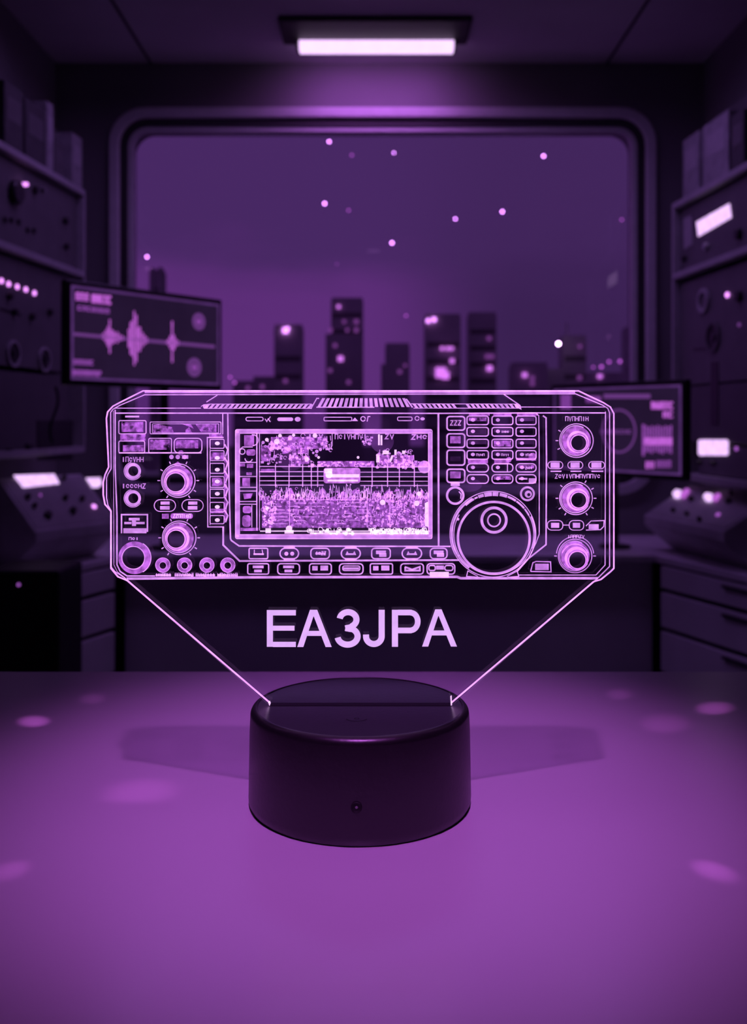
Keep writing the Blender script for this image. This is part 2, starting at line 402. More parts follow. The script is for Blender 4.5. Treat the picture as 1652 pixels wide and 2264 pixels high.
def ringp(mb, cx_, cy_, r0, r1, dx=0, dy=0, n=40, y=None):   # annulus, hole shifted by dx,dy
    y = YP if y is None else y; v = []
    for k in range(n):
        a = 2 * PI * k / n
        for r, ox, oy in ((r0, dx, dy), (r1, 0, 0)):
            X, Z = P(cx_ + ox + r * math.cos(a), cy_ + oy - r * math.sin(a)); v.append((X, y, Z))
    return mb.add(v, [(2 * k, 2 * k + 1, 2 * ((k + 1) % n) + 1, 2 * ((k + 1) % n)) for k in range(n)])
def disc(mb, cx_, cy_, r, n=18, y=None, sy=1.0): return fill(mb, arc(cx_, cy_, r, 0, 360 - 360 / n, n - 1, sy), y)
def rr_px(x0, y0, x1, y1, r, n=5):
    r = min(r, (x1 - x0) / 2, (y1 - y0) / 2); p = []
    for cx_, cy_, a0 in ((x1 - r, y0 + r, 0), (x0 + r, y0 + r, 90), (x0 + r, y1 - r, 180), (x1 - r, y1 - r, 270)):
        p += [(cx_ + r * math.cos(R(a0 + 90 * k / n)), cy_ - r * math.sin(R(a0 + 90 * k / n))) for k in range(n + 1)]
    return p
def rbox(mb, x0, y0, x1, y1, r=3, w=2.2): return ribbon(mb, rr_px(x0, y0, x1, y1, r), w, True)
YM = YP + .00001
def E(name, mb, m): return obj(name, mb, m, plate)
RN = random.Random(4)
def glyphs(mb, x0, y0, x1, y1, n):              # illegible engraved lettering, as in the photo
    w = (x1 - x0) / n; h = y1 - y0
    for i in range(n):
        cx_ = x0 + (i + .5) * w; k = RN.choice('oInHzv')
        a, b = cx_ - w * .34, cx_ + w * .34; lw = max(1.3, w * .22)
        if k == 'o': ribbon(mb, arc(cx_, (y0 + y1) / 2, w * .32, 0, 330, 10, h / w * 1.1), lw)
        elif k == 'I': ribbon(mb, [(cx_, y0), (cx_, y1)], lw * 1.4)
        elif k == 'n': ribbon(mb, [(a, y1), (a, y0), (b, y0), (b, y1)], lw)
        elif k == 'H': ribbon(mb, [(a, y0), (a, y1)], lw); ribbon(mb, [(b, y0), (b, y1)], lw); ribbon(mb, [(a, (y0 + y1) / 2), (b, (y0 + y1) / 2)], lw)
        elif k == 'z': ribbon(mb, [(a, y0), (b, y0), (a, y1), (b, y1)], lw)
        else: ribbon(mb, [(a, y0), (cx_, y1), (b, y0)], lw)

# glowing rim of the sheet: the cut edge all round
OI = OUT[:9]; rim = MB()
e_in = []
nO = len(OUT2); ctr = Vector((0, .10))
def inset(pts, g):
    n = len(pts); res = []
    for i in range(n):
        a, b, c = Vector(pts[i - 1]), Vector(pts[i]), Vector(pts[(i + 1) % n])
        d1 = (b - a).normalized(); d2 = (c - b).normalized(); t = (d1 + d2).normalized(); nn = Vector((t.y, -t.x))
        k = 1 / max(.5, abs(nn.dot(Vector((d1.y, -d1.x))))); res.append(tuple(b + nn * g * k))
    return res
oo = OUT2; ii = inset(OUT2, 3.4 * PS)
n = len(oo); v = [(x, -.00165, z) for x, z in oo] + [(x, -.00165, z) for x, z in ii] + [(x, .0009, z) for x, z in oo] + [(x, .0009, z) for x, z in ii]
f = []
for i in range(n):
    if i == 9: continue                        # the bottom edge sits in the slot
    j = (i + 1) % n
    f += [(i, j, n + j, n + i), (i, 2 * n + i, 2 * n + j, j)]
rim.add(v, f); E('glowing_rim', rim, 'line')
g = MB()
fill(g, [(594, 1549), (598, 1546), (600, 1551), (597, 1559)], YP - .0004); E('slot_glow', g, 'hot')
g = MB(); fill(g, [(995, 1536), (998, 1534), (999, 1556), (996, 1557)], YP - .0004); E('slot_glow', g, 'hot')

# case outline
m_ = MB()
ribbon(m_, [(248, 1274 - 22), (248, 1128), (241, 1116), (238, 1100), (238, 1056), (241, 1048), (248, 1036), (247, 912), (252, 905), (268, 896), (322, 873), (1271, 871), (1331, 896), (1342, 903), (1346, 913), (1346, 1251), (1323, 1274), (1312, 1284)], 2.4)
ribbon(m_, [(248, 1252), (256, 1262), (278, 1276)], 2.4)
ribbon(m_, [(257, 906), (257, 1032), (261, 1140), (261, 1247), (268, 1262), (283, 1272), (345, 1272)], 3)
ribbon(m_, [(253, 908), (254, 1247), (262, 1263), (281, 1278)], 1.2)
ribbon(m_, [(1337, 910), (1336, 1248), (1316, 1270), (1145, 1270)], 2.2)
ribbon(m_, [(278, 1276), (282, 1283)], 2)
E('case_outline', m_, 'line')
m_ = MB(); ribbon(m_, [(257, 902.5), (446, 902.5)], 2); ribbon(m_, [(1150, 900), (1336, 900)], 2); ribbon(m_, [(256, 913.5), (505, 913.5)], 3)
ribbon(m_, [(505, 913.5), (970, 914), (1185, 913), (1337, 913)], 3); ribbon(m_, [(458, 889), (482, 874)], 2.4); ribbon(m_, [(1113, 872), (1148, 896)], 2.6)
E('top_edge_lines', m_, 'line')
m_ = MB(); ribbon(m_, [(282, 1278), (560, 1275), (1010, 1274), (1018, 1277), (1320, 1277)], 5.5); E('bottom_edge_line', m_, 'line')
m_ = MB(); rect(m_, 322, 863, 1270, 869.5, YM); E('top_rail', m_, 'thin')
# vents
m_ = MB()
x = 452
while x < 684:
    fill(m_, [(x + 8, 894), (x + 14.5, 894), (x + 7, 903), (x, 903)]); x += 10.8
ribbon(m_, [(446, 899), (452, 895), (465, 893.5), (690, 893.5)], 1.6); disc(m_, 456, 899, 6, sy=.75); ribbon(m_, [(452, 903), (690, 903)], 1.6)
E('vent_slots', m_, 'line')
m_ = MB()
for k in range(18):
    x = 702 + k * 11.6; sl_ = 11 - k * 1.25
    fill(m_, [(x + sl_, 880.5), (x + sl_ + 6.8, 880.5), (x + 6.8 + (0 if sl_ > 0 else 0), 900), (x, 900)])
ribbon(m_, [(688, 904), (701, 881), (706, 881)], 2.4); ribbon(m_, [(700, 900.5), (828, 900.5)], 2.5); ribbon(m_, [(898, 882), (912, 901)], 3)
E('vent_slots', m_, 'line')
m_ = MB()
x = 912
while x < 1140:
    if not (1004 < x < 1020): fill(m_, [(x, 893.5), (x + 6.5, 893.5), (x + 13, 902), (x + 6.5, 902)])
    x += 10.6
ribbon(m_, [(908, 893), (1145, 893.5)], 1.6); ribbon(m_, [(914, 902.5), (1145, 902.5)], 1.6); fill(m_, [(1136, 893), (1150, 896), (1152, 906), (1138, 900)])
E('vent_slots', m_, 'line')
# left column
m_ = MB(); rect(m_, 279, 919, 310, 923); rbox(m_, 265, 930, 325, 959, 3); rbox(m_, 334, 933, 490, 959, 2, 2); rbox(m_, 339, 937, 485, 957, 1, 1.4)
rbox(m_, 265, 975, 322, 1001, 3); rbox(m_, 331, 969, 381, 1001, 3); rbox(m_, 387, 969, 448, 1001, 9, 2.4); ribbon(m_, [(265, 1001), (447, 1001)], 3)
E('indicator_frames', m_, 'line')
m_ = MB(); rect(m_, 271, 933, 319, 955, YM); rect(m_, 268, 960, 324, 974, YM); rect(m_, 274, 984, 320, 998, YM); rect(m_, 334, 972, 377, 994, YM)
rect(m_, 390, 973, 440, 991, YM); fill(m_, [(341, 940), (352, 938), (382, 944), (386, 956), (341, 956)], YM); fill(m_, [(412, 950), (420, 944), (426, 956), (412, 956)], YM)
fill(m_, [(434, 938), (480, 938), (480, 955), (446, 955)], YM); fill(m_, [(400, 936), (424, 938), (430, 948), (422, 944)], YM); disc(m_, 402, 1001, 6, y=YM); E('indicator_fill', m_, 'mesh')
m_ = MB(); glyphs(m_, 271, 1010, 320, 1021, 6); glyphs(m_, 271, 1069, 325, 1079, 6); glyphs(m_, 286, 1187, 309, 1193, 3)
for x in (381, 395, 410): disc(m_, x, 1010, 5)
rect(m_, 404, 1006, 418, 1014); E('small_lettering', m_, 'thin')
for cy_ in (1041, 1101):
    m_ = MB(); ringp(m_, 296, cy_, 11, 18, 1, 0); ribbon(m_, arc(296, cy_, 19.5, 100, 330), 1.5); E('jack_engraving', m_, 'line')
def knob(cx_, cy_, r, dark, dx, dy, ticks=None, a='line', b='mid'):
    m1 = MB(); ribbon(m1, arc(cx_, cy_, r - 1), 2.2, True); ribbon(m1, arc(cx_ - 1, cy_, r - 5, 60, 330), 2)
    ribbon(m1, arc(cx_ + dx, cy_ + dy, dark + 2), 2.2, True)
    for t in (ticks or []):
        c_, s_ = math.cos(R(t)), -math.sin(R(t)); ribbon(m1, [(cx_ + (r + 2) * c_, cy_ + (r + 2) * s_), (cx_ + (r + 8) * c_, cy_ + (r + 8) * s_)], 2.4)
    ringp(m1, cx_ + dx * .6, cy_ + dy * .6, dark + 5, dark + 9, dx * .3, dy * .3)
    k = E('knob_engraving', m1, a)
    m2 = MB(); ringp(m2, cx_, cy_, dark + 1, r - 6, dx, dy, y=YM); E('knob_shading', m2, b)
TK = [0, 32, 65, 115, 148, 180, 212, 236, 304, 328]
knob(396, 1062, 38, 19, -6, 4, TK); knob(398, 1188, 38, 18, -7, 3, TK)
m_ = MB(); fill(m_, [(384, 1027), (395, 1020), (404, 1027), (395, 1031)]); E('knob_pointer', m_, 'mid')
m_ = MB(); ribbon(m_, arc(297, 1232, 25), 2, True); ribbon(m_, arc(300, 1232, 36, -60, 60), 2); E('knob_engraving', m_, 'line')
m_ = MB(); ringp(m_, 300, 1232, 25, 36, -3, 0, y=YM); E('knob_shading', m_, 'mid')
for x0 in (343, 404):
    m_ = MB(); rbox(m_, x0, 1104, x0 + 47, 1130, 13, 2); rect(m_, x0 + 14, 1108, x0 + 34, 1115); rect(m_, x0 + 13, 1118, x0 + 34, 1126); E('button_engraving', m_, 'line')
m_ = MB(); rect(m_, 360, 1135, 375, 1146); fill(m_, rr_px(379, 1134, 428, 1146, 5)); E('label_strip', m_, 'mid')
m_ = MB(); glyphs(m_, 384, 1136, 424, 1144, 7); E('small_lettering', m_, 'hot')
m_ = MB(); ribbon(m_, [(271, 1178), (271, 1137), (328, 1137), (328, 1175)], 3.4); rect(m_, 275, 1167, 326, 1178); rect(m_, 287, 1144, 311, 1150); rect(m_, 294, 1150, 303, 1162); rect(m_, 277, 1153, 293, 1158); rect(m_, 303, 1153, 322, 1158)
E('socket_engraving', m_, 'line')
for x in (362, 410, 459, 505):
    m_ = MB(); ringp(m_, x, 1248, 8, 16.5, 0, 1); E('dial_engraving', m_, 'mid')
    m_ = MB(); ribbon(m_, arc(x, 1249, 8), 1.6, True); ribbon(m_, arc(x, 1248, 16), 1.4, True); E('dial_outline', m_, 'line')
m_ = MB()
for a, b in ((346, 380), (388, 430), (434, 477), (482, 527)): glyphs(m_, a, 1266, b, 1273, 7); rect(m_, a, 1268, b, 1273, YM)
E('small_lettering', m_, 'line')
# narrow button column
m_ = MB(); ribbon(m_, [(496, 967), (460, 967), (461, 1164), (497, 1164)], 2.6); ribbon(m_, [(466, 970), (466, 1160)], 1.6)
for a, b in ((971, 991), (996, 1018), (1024, 1046), (1053, 1077), (1081, 1100), (1110, 1131), (1139, 1157)): rbox(m_, 466, a, 497, b, 3, 2)
for k in range(6):
    c_ = 982 + k * 29; ribbon(m_, [(498, c_), (505, c_ + 12), (500, c_ + 27)], 3.2)
E('button_column', m_, 'line')
m_ = MB()
for c_ in (980, 1012, 1038, 1064, 1091, 1120, 1149): disc(m_, 482, c_, 5.5, sy=.75)
E('button_dots', m_, 'hot')
m_ = MB(); rect(m_, 467, 1000, 496, 1016, YM); rect(m_, 470, 1056, 494, 1074, YM); rect(m_, 464, 958, 494, 968, YM); rect(m_, 466, 1124, 496, 1134, YM); rect(m_, 497, 1010, 503, 1150, YM); E('button_shading', m_, 'mesh')
# inner panel lines
m_ = MB(); ribbon(m_, [(494, 915), (494, 960)], 2.4); ribbon(m_, [(505, 915), (506, 1000), (511, 1190), (513, 1194), (530, 1206), (996, 1207)], 3.4)
ribbon(m_, [(495, 1164), (495, 1204), (531, 1239), (1015, 1237)], 4); ribbon(m_, [(969, 915), (969.5, 1206)], 4)
ribbon(m_, [(1160, 913), (1183, 913), (1190, 919), (1191, 1007), (1191, 1180), (1184, 1199), (1166, 1236), (1143, 1262)], 2.2)
ribbon(m_, [(1199, 919), (1206, 924), (1207, 1010), (1206, 1203), (1162, 1238), (1143, 1260)], 3.4)
E('front_panel_lines', m_, 'line')
m_ = MB(); rbox(m_, 545, 922.5, 583, 930.5, 4, 2); ribbon(m_, [(587, 926), (591, 932), (594, 926), (598, 932)], 2); ribbon(m_, [(599, 921), (595, 927), (599, 933)], 2); rbox(m_, 717, 922.5, 778, 930.5, 2, 2); fill(m_, [(778, 931), (785, 923), (792, 931)])
ribbon(m_, arc(803, 926, 5, 0, 340, 14), 2.2); ribbon(m_, [(812, 932), (814, 921), (819, 921)], 2.2); rbox(m_, 879, 922, 911, 930, 3, 2.2); ribbon(m_, arc(922, 925, 4.5, 0, 340, 12), 2); disc(m_, 934, 926, 5, sy=.7)
fill(m_, rr_px(614, 923, 649, 931, 4)); disc(m_, 659, 927, 6.5, sy=.8); E('status_lamps', m_, 'line')
# screen frame
m_ = MB(); rect(m_, 522, 950, 953, 957.5, YM); rect(m_, 524, 1181, 955, 1190, YM); rect(m_, 522, 952, 530, 1187, YM); rect(m_, 947, 955, 954, 1187, YM); E('display_frame', m_, 'thin')
m_ = MB(); rbox(m_, 522, 949.5, 955, 1190, 4, 2.2); rbox(m_, 531, 958, 947, 1181, 1, 1.8); E('display_frame', m_, 'line')
# screen content: soft keys at the left
m_ = MB(); ribbon(m_, [(569, 958), (569, 1172)], 3); ribbon(m_, [(575, 958), (575, 1172)], 1.8)
for y_ in (1022, 1053, 1077, 1085, 1108, 1114): ribbon(m_, [(531, y_), (569, y_)], 2.2)
ribbon(m_, arc(560, 973, 12, 100, -90, 16), 2.4); ribbon(m_, [(560, 988), (538, 988), (532, 993), (532, 1000)], 2.4); ribbon(m_, arc(537, 998, 6), 2.4, True); ribbon(m_, arc(551, 1013, 8, 180, 350, 12), 2.4)
ribbon(m_, [(558, 1116), (558, 1165)], 2); E('soft_key_lines', m_, 'line')
m_ = MB(); rect(m_, 541, 962, 563, 986, YM); fill(m_, rr_px(546, 993, 566, 1007, 5), YM); rect(m_, 531, 1024, 543, 1031, YM); rect(m_, 547, 1025, 561, 1034, YM); rect(m_, 546, 1044, 558, 1050, YM); rect(m_, 537, 1056, 554, 1075, YM)
fill(m_, [(539, 1091), (560, 1090), (556, 1101), (541, 1103)], YM); fill(m_, rr_px(538, 1118, 557, 1134, 5), YM); fill(m_, rr_px(537, 1138, 556, 1164, 7), YM); rect(m_, 533, 1166, 572, 1173, YM); E('soft_key_fill', m_, 'mid')
# screen content: grid
m_ = MB()
for y_ in (1031, 1042.5, 1052.5, 1062.5, 1072):
    ribbon(m_, [(574, y_), (716, y_)], 2); ribbon(m_, [(797, y_ + 1), (946, y_ + 1)], 1.8)
for x in (610, 640, 670, 689, 703, 823, 857, 883, 916): ribbon(m_, [(x, 1026), (x, 1076)], 2.2)
ribbon(m_, [(735, 958), (735, 985), (731, 992)], 1.4); E('display_grid', m_, 'line')
# screen content: text and blobs
m_ = MB()
def scatter(mb, x0, y0, x1, y1, n, smin=2, smax=7, y=None):
    for _ in range(n):
        x, y_ = RN.uniform(x0, x1), RN.uniform(y0, y1); k = RN.random(); s_ = RN.uniform(smin, smax)
        if k < .3: disc(mb, x, y_, s_ * .55, 9, y)
        elif k < .6: rect(mb, max(x0, x - s_ / 2), max(y0, y_ - s_ / 3), min(x1, x + s_ / 2), min(y1, y_ + s_ / 3), y)
        elif k < .8: ribbon(mb, [(x, max(y0, y_ - s_)), (min(x1, x + RN.uniform(-2, 2)), min(y1, y_ + s_))], 1.6, y=y)
        else: ribbon(mb, arc(x, y_, s_ * .6, 0, 300, 8), 1.3, y=y)
scatter(m_, 578, 975, 625, 1025, 34, 3, 8); scatter(m_, 600, 963, 735, 995, 60, 3, 9); scatter(m_, 622, 990, 702, 1012, 30, 3, 9); scatter(m_, 640, 1000, 702, 1032, 28, 3, 8)
scatter(m_, 828, 994, 915, 1034, 64, 3, 8); scatter(m_, 702, 1020, 825, 1032, 30, 3, 7); scatter(m_, 795, 965, 825, 983, 16, 3, 7); scatter(m_, 870, 1018, 946, 1034, 26, 3, 7); disc(m_, 938, 1032, 14, 20)
E('display_readout', m_, 'thin')
m_ = MB(); rect(m_, 600, 966, 724, 992, YM); fill(m_, rr_px(578, 985, 600, 1020, 6), YM); rect(m_, 625, 985, 682, 1003, YM); rect(m_, 640, 1005, 660, 1032, YM); rect(m_, 660, 1008, 685, 1026, YM); rect(m_, 703, 1019, 828, 1032, YM); rect(m_, 838, 1006, 915, 1034, YM); rect(m_, 915, 1020, 946, 1032, YM); rect(m_, 578, 1036, 608, 1044, YM)
E('display_blocks', m_, 'mesh')
m_ = MB(); glyphs(m_, 740, 960, 812, 971, 8); glyphs(m_, 850, 960, 872, 970, 2); glyphs(m_, 908, 961, 945, 971, 3); glyphs(m_, 680, 960, 716, 968, 3); E('display_lettering', m_, 'thin')
m_ = MB(); rect(m_, 836, 960, 840, 984); rect(m_, 841.5, 962, 845.5, 984); rect(m_, 846, 996, 860, 1004); rect(m_, 832, 1004, 839, 1022); rect(m_, 872, 994, 877, 1006); fill(m_, [(866, 1006), (870, 1008), (864, 1022), (861, 1018)]); rect(m_, 889, 996, 896, 1003)
disc(m_, 613, 976, 6); disc(m_, 591, 972, 4); disc(m_, 697, 963, 5); disc(m_, 679, 1015, 5); disc(m_, 705, 1011, 3); disc(m_, 792, 1011, 3); disc(m_, 620, 963, 4); disc(m_, 650, 962, 3.5); E('display_highlight', m_, 'hot')
m_ = MB(); fill(m_, rr_px(716, 1034, 797, 1068, 6), YM); E('display_centre_block', m_, emis('engraved_block', (200, 118, 226), 1.0, noise=.3, scale=500, clearing=.75))
m_ = MB(); rect(m_, 722, 1048, 795, 1055); rect(m_, 718, 1036, 735, 1046); rect(m_, 725, 1060, 792, 1064); disc(m_, 728, 1049, 8); E('display_highlight', m_, 'hot')
# spectrum and waterfall
m_ = MB(); px_ = 578
while px_ < 944:
    h_ = RN.uniform(6, 34); b_ = 1104; ribbon(m_, [(px_ - 3, b_), (px_, b_ - h_), (px_ + RN.uniform(1, 4), b_ - RN.uniform(0, h_))], RN.uniform(1.3, 2.4))
    if RN.random() < .35: fill(m_, [(px_ - 2, b_ - 3), (px_ + 1, b_ - h_ * .8), (px_ + 4, b_ - 6)])
    if RN.random() < .25: ribbon(m_, arc(px_, b_ - h_ * .5, RN.uniform(3, 6), 0, 340, 10, 1.5), 1.5)
    px_ += RN.uniform(3.5, 7)
E('spectrum_trace', m_, 'line')
m_ = MB(); fill(m_, [(576, 1106)] + [(x, 1104 - abs(math.sin(x * .13) * 17 + math.sin(x * .041) * 11)) for x in range(578, 946, 6)] + [(948, 1106)], YM); E('spectrum_fill', m_, 'mesh')
m_ = MB(); rect(m_, 580, 1104, 948, 1166, YM); E('waterfall_field', m_, emis('engraved_waterfall', (140, 72, 170), 1.0, noise=.6, scale=600, cover=.82))
m_ = MB()
for row in range(8):
    y_ = 1107 + row * 7.6; x = 600 + RN.uniform(0, 20)
    while x < 800:
        w_ = RN.uniform(14, 40)
        if RN.random() < .72: ribbon(m_, [(x, y_ - 3.2), (x + w_ / 2, y_ - 3.8 + RN.uniform(-.5, .5)), (x + w_, y_ - 3)], 1.5)
        x += w_ + RN.uniform(3, 16)
scatter(m_, 582, 1106, 612, 1164, 60, 3, 7); scatter(m_, 800, 1106, 946, 1164, 210, 2.5, 6); scatter(m_, 640, 1106, 800, 1164, 90, 2, 5); scatter(m_, 576, 1104, 948, 1110, 60, 2, 4)
for x in (641, 812, 862): ribbon(m_, [(x, 1080), (x, 1165)], 2)
E('waterfall_marks', m_, 'thin')
m_ = MB(); fill(m_, [(939, 1112), (946, 1108), (947, 1164), (939, 1162)]); E('waterfall_highlight', m_, 'hot'); m_ = MB(); scatter(m_, 585, 1110, 606, 1162, 12, 3, 6); E('waterfall_highlight', m_, 'hot')
for hx_, hy_, hr_ in ((921, 1112, 6), (846, 1110, 6), (640, 1168, 7), (926, 1091, 5), (660, 1094, 4)):
    m_ = MB(); disc(m_, hx_, hy_, hr_); E('waterfall_highlight', m_, 'hot')
m_ = MB(); rect(m_, 588, 1167, 600, 1178); rect(m_, 576, 1172, 950, 1174.5, YM); rect(m_, 630, 1171, 650, 1179)
scatter(m_, 684, 1168, 780, 1180, 40, 4, 8); scatter(m_, 812, 1167, 945, 1180, 60, 4, 9); glyphs(m_, 820, 1168, 944, 1179, 14); rect(m_, 686, 1176, 948, 1180, YM)
E('display_footer', m_, 'hot')
m_ = MB(); scatter(m_, 576, 1076, 946, 1104, 90, 2, 5); E('spectrum_marks', m_, 'mid')
for hx_, hy_, hr_, hs_ in ((645, 1000, 40, 1), (845, 975, 26, 1), (1035, 1072, 30, .5)):
    m_ = MB(); fill(m_, arc(hx_, hy_, hr_, 0, 345, 24, hs_), YP + .00003); E('engraved_haze', m_, 'hazy')
# soft buttons below the display
def cap(m1, x0, y0, x1, y1, r): rbox(m1, x0, y0, x1, y1, r, 3)
B1 = [(552, 593, 3), (620, 661, 12), (688, 729, 8), (755, 797, 12), (822, 863, 7), (889, 932, 12), (951, 988, 8)]
for k, (a, b, r) in enumerate(B1):
    m_ = MB(); cap(m_, a, 1211, b, 1234, r); c_ = (a + b) / 2
    if r == 12: rect(m_, a + 8, 1207, b - 8, 1211); rect(m_, a + 8, 1234, b - 8, 1238)
    if k == 1: disc(m_, 634, 1223, 4.5); disc(m_, 647, 1223, 4.5)
    elif k == 2: glyphs(m_, 698, 1218, 722, 1226, 4); rect(m_, 698, 1220, 721, 1225)
    elif k in (3, 5): fill(m_, [(c_ - 12, 1226), (c_ - 8, 1217), (c_ - 5, 1222), (c_ + 5, 1222), (c_ + 8, 1217), (c_ + 12, 1226)])
    elif k == 0: ribbon(m_, [(c_ - 9, 1214), (c_ - 9, 1224), (c_ + 10, 1224), (c_ + 8, 1214)], 2); rect(m_, c_ - 11, 1222, c_ + 12, 1226)
    else: rect(m_, c_ - 11, 1216, c_ + 11, 1224); rect(m_, c_ - 4, 1222, c_ + 12, 1230)
    E('soft_button', m_, 'line')
B2 = [(549, 595, 4), (615, 663, 7), (685, 733, 6), (751, 803, 8), (819, 868, 4), (886, 936, 7), (944, 1005, 7)]
for k, (a, b, r) in enumerate(B2):
    m_ = MB(); cap(m_, a, 1245, b, 1268, r); c_ = (a + b) / 2
    if k in (0, 1): rect(m_, c_ - 12, 1249, c_ + 12, 1255); rect(m_, c_ - 9, 1258, c_ + 8, 1264, YM)
    elif k in (2, 4): rect(m_, a + 6, 1250, a + 18, 1260); rect(m_, a + 24, 1249, b - 7, 1260)
    elif k == 3: rbox(m_, a + 7, 1250, b - 7, 1260, 4, 2.4); rect(m_, a + 8, 1253, b - 9, 1258)
    elif k == 5: ribbon(m_, [(a + 9, 1252), (c_, 1258), (b - 8, 1252), (b - 8, 1260), (a + 10, 1260), (a + 10, 1252)], 4)
    else: rbox(m_, a + 4, 1249, a + 18, 1260, 4, 3); rbox(m_, b - 22, 1249, b - 4, 1260, 5, 3); rect(m_, a + 20, 1249, b - 24, 1258)
    E('soft_button', m_, 'line')
m_ = MB(); rect(m_, 950, 1263, 992, 1275); E('button_highlight', m_, 'hot')
# keypad
for k, (a, b) in enumerate(((921, 951), (959, 989), (995, 1028), (1037, 1066))):
    m_ = MB(); rbox(m_, 988, a, 1027, b, 6, 3.4)
    if k == 0: glyphs(m_, 994, 930, 1020, 940, 3)
    E('key_engraving', m_, 'line')
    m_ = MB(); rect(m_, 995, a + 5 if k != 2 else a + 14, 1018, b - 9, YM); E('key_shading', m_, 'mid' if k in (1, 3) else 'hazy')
for j, (y0, y1) in enumerate(((920, 939), (945, 964), (971, 990), (996, 1015), (1025, 1043), (1049, 1068))):
    for i, (x0, x1) in enumerate(((1032, 1079), (1087, 1133), (1140, 1184))):
        m_ = MB(); rbox(m_, x0, y0, x1, y1, 5 if j < 4 else 8, 2.8); fill(m_, arc(x0 + 13, (y0 + y1) / 2 - 1, 4.6, 0, 330, 11, .85))
        if (i, j) in ((1, 1), (0, 3), (1, 3), (2, 3), (2, 4)): glyphs(m_, x0 + 20, y0 + 7, x1 - 8, y0 + 12, 4)
        if (i, j) == (1, 4): ribbon(m_, [(x1 - 12, y0), (x1 - 12, y1)], 2.4)
        if (i, j) == (2, 5): rect(m_, x0 + 6, y0 + 7, x0 + 25, y0 + 11); rect(m_, x1 - 16, y0 + 8, x1, y1)
        E('key_engraving', m_, 'line')
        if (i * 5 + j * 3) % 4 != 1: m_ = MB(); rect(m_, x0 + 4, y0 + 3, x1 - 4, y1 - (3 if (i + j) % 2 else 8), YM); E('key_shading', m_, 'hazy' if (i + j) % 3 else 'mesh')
m_ = MB(); rect(m_, 1034, 1015, 1078, 1024, YM); rect(m_, 1092, 1014, 1124, 1026, YM); disc(m_, 1124, 1016, 6, y=YM); rect(m_, 1140, 1012, 1184, 1018, YM); rect(m_, 1036, 914, 1082, 919, YM); rect(m_, 1090, 914, 1130, 919, YM); rect(m_, 1142, 912, 1188, 919, YM); disc(m_, 1176, 1010, 9, y=YM); E('key_shading', m_, 'mid')
m_ = MB(); ringp(m_, 1006, 1095, 15.5, 20.5); ribbon(m_, [(1014, 1086), (1019, 1092), (1018, 1102)], 2.5); rect(m_, 996, 1066, 1016, 1074, YM); E('button_engraving', m_, 'line')
m_ = MB(); ringp(m_, 1165, 1091, 12, 16.5); ringp(m_, 1167, 1092, 3.5, 8, 1, 1); E('button_engraving', m_, 'line')
# tuning dial
m_ = MB(); ribbon(m_, arc(1089, 1180, 94.5, 0, 360, 96), 2, True); ribbon(m_, arc(1091, 1181, 88, 150, 390, 60), 1.8); ribbon(m_, arc(1089, 1180, 90.5, 120, 235, 40), 4.4)
ribbon(m_, arc(1091, 1188, 79, 0, 360, 96), 5.2, True); ringp(m_, 1091.5, 1149, 24, 30); ringp(m_, 1091.5, 1149.5, 12, 15.5)
ribbon(m_, [(1034, 1260), (1031, 1273), (1060, 1275)], 2.2); ribbon(m_, [(1122, 1275), (1146, 1273), (1142, 1260)], 2.2); ribbon(m_, [(1034, 1261), (1056, 1273)], 1.8); ribbon(m_, [(1143, 1261), (1120, 1273)], 1.8)
ribbon(m_, arc(1089, 1180, 93, -20, 25, 20), 4); E('tuning_dial', m_, 'line')
m_ = MB()
for a0, a1, w_ in ((104, 112, 7), (92, 103, 9), (83, 91, 9), (70, 81, 7), (56, 69, 5), (40, 55, 4), (113, 118, 4), (119, 134, 5), (28, 39, 3.5)): ribbon(m_, arc(1090, 1180, 88.5, a0, a1, 8), w_)
E('tuning_dial_marks', m_, 'line')
m_ = MB(); disc(m_, 1012, 1147, 3); disc(m_, 1014, 1227, 2); E('tuning_dial_marks', m_, 'line')
# right column
m_ = MB(); glyphs(m_, 1248, 921, 1300, 931, 7); glyphs(m_, 1225, 1048, 1326, 1057, 13); glyphs(m_, 1253, 1182, 1291, 1189, 6); E('small_lettering', m_, 'line')
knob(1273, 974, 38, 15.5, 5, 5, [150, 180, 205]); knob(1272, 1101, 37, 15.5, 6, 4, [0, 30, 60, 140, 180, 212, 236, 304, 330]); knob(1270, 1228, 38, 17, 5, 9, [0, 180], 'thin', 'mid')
m_ = MB(); ribbon(m_, arc(1270, 1232, 30, 20, 160, 24), 2); ribbon(m_, arc(1270, 1226, 41, 5, 175, 36), 2); E('knob_engraving', m_, 'thin')
for x0, x1 in ((1210, 1243), (1254, 1287), (1300, 1335)):
    m_ = MB(); rbox(m_, x0, 1020, x1, 1036, 8, 2); rect(m_, x0 + 6, 1022, x1 - 7, 1034); rect(m_, x0 + 6, 1040, x1 - 3, 1043); E('button_engraving', m_, 'line')
for x0, x1 in ((1209, 1243), (1257, 1289)):
    m_ = MB(); rbox(m_, x0, 1150, x1, 1171, 9, 2); rect(m_, x0 + 8, 1155, x1 - 8, 1166); E('button_engraving', m_, 'line')
m_ = MB(); ribbon(m_, [(1243, 1160), (1257, 1160)], 2); ribbon(m_, [(1294, 1162), (1305, 1151), (1334, 1150), (1333, 1163), (1326, 1170), (1294, 1171)], 2.2); rect(m_, 1300, 1158, 1322, 1169); E('button_engraving', m_, 'line')
m_ = MB(); ribbon(m_, [(1172, 1262), (1177, 1243), (1184, 1240), (1216, 1241), (1217, 1263), (1172, 1262)], 2.6); rect(m_, 1182, 1245, 1212, 1259); E('button_engraving', m_, 'thin')

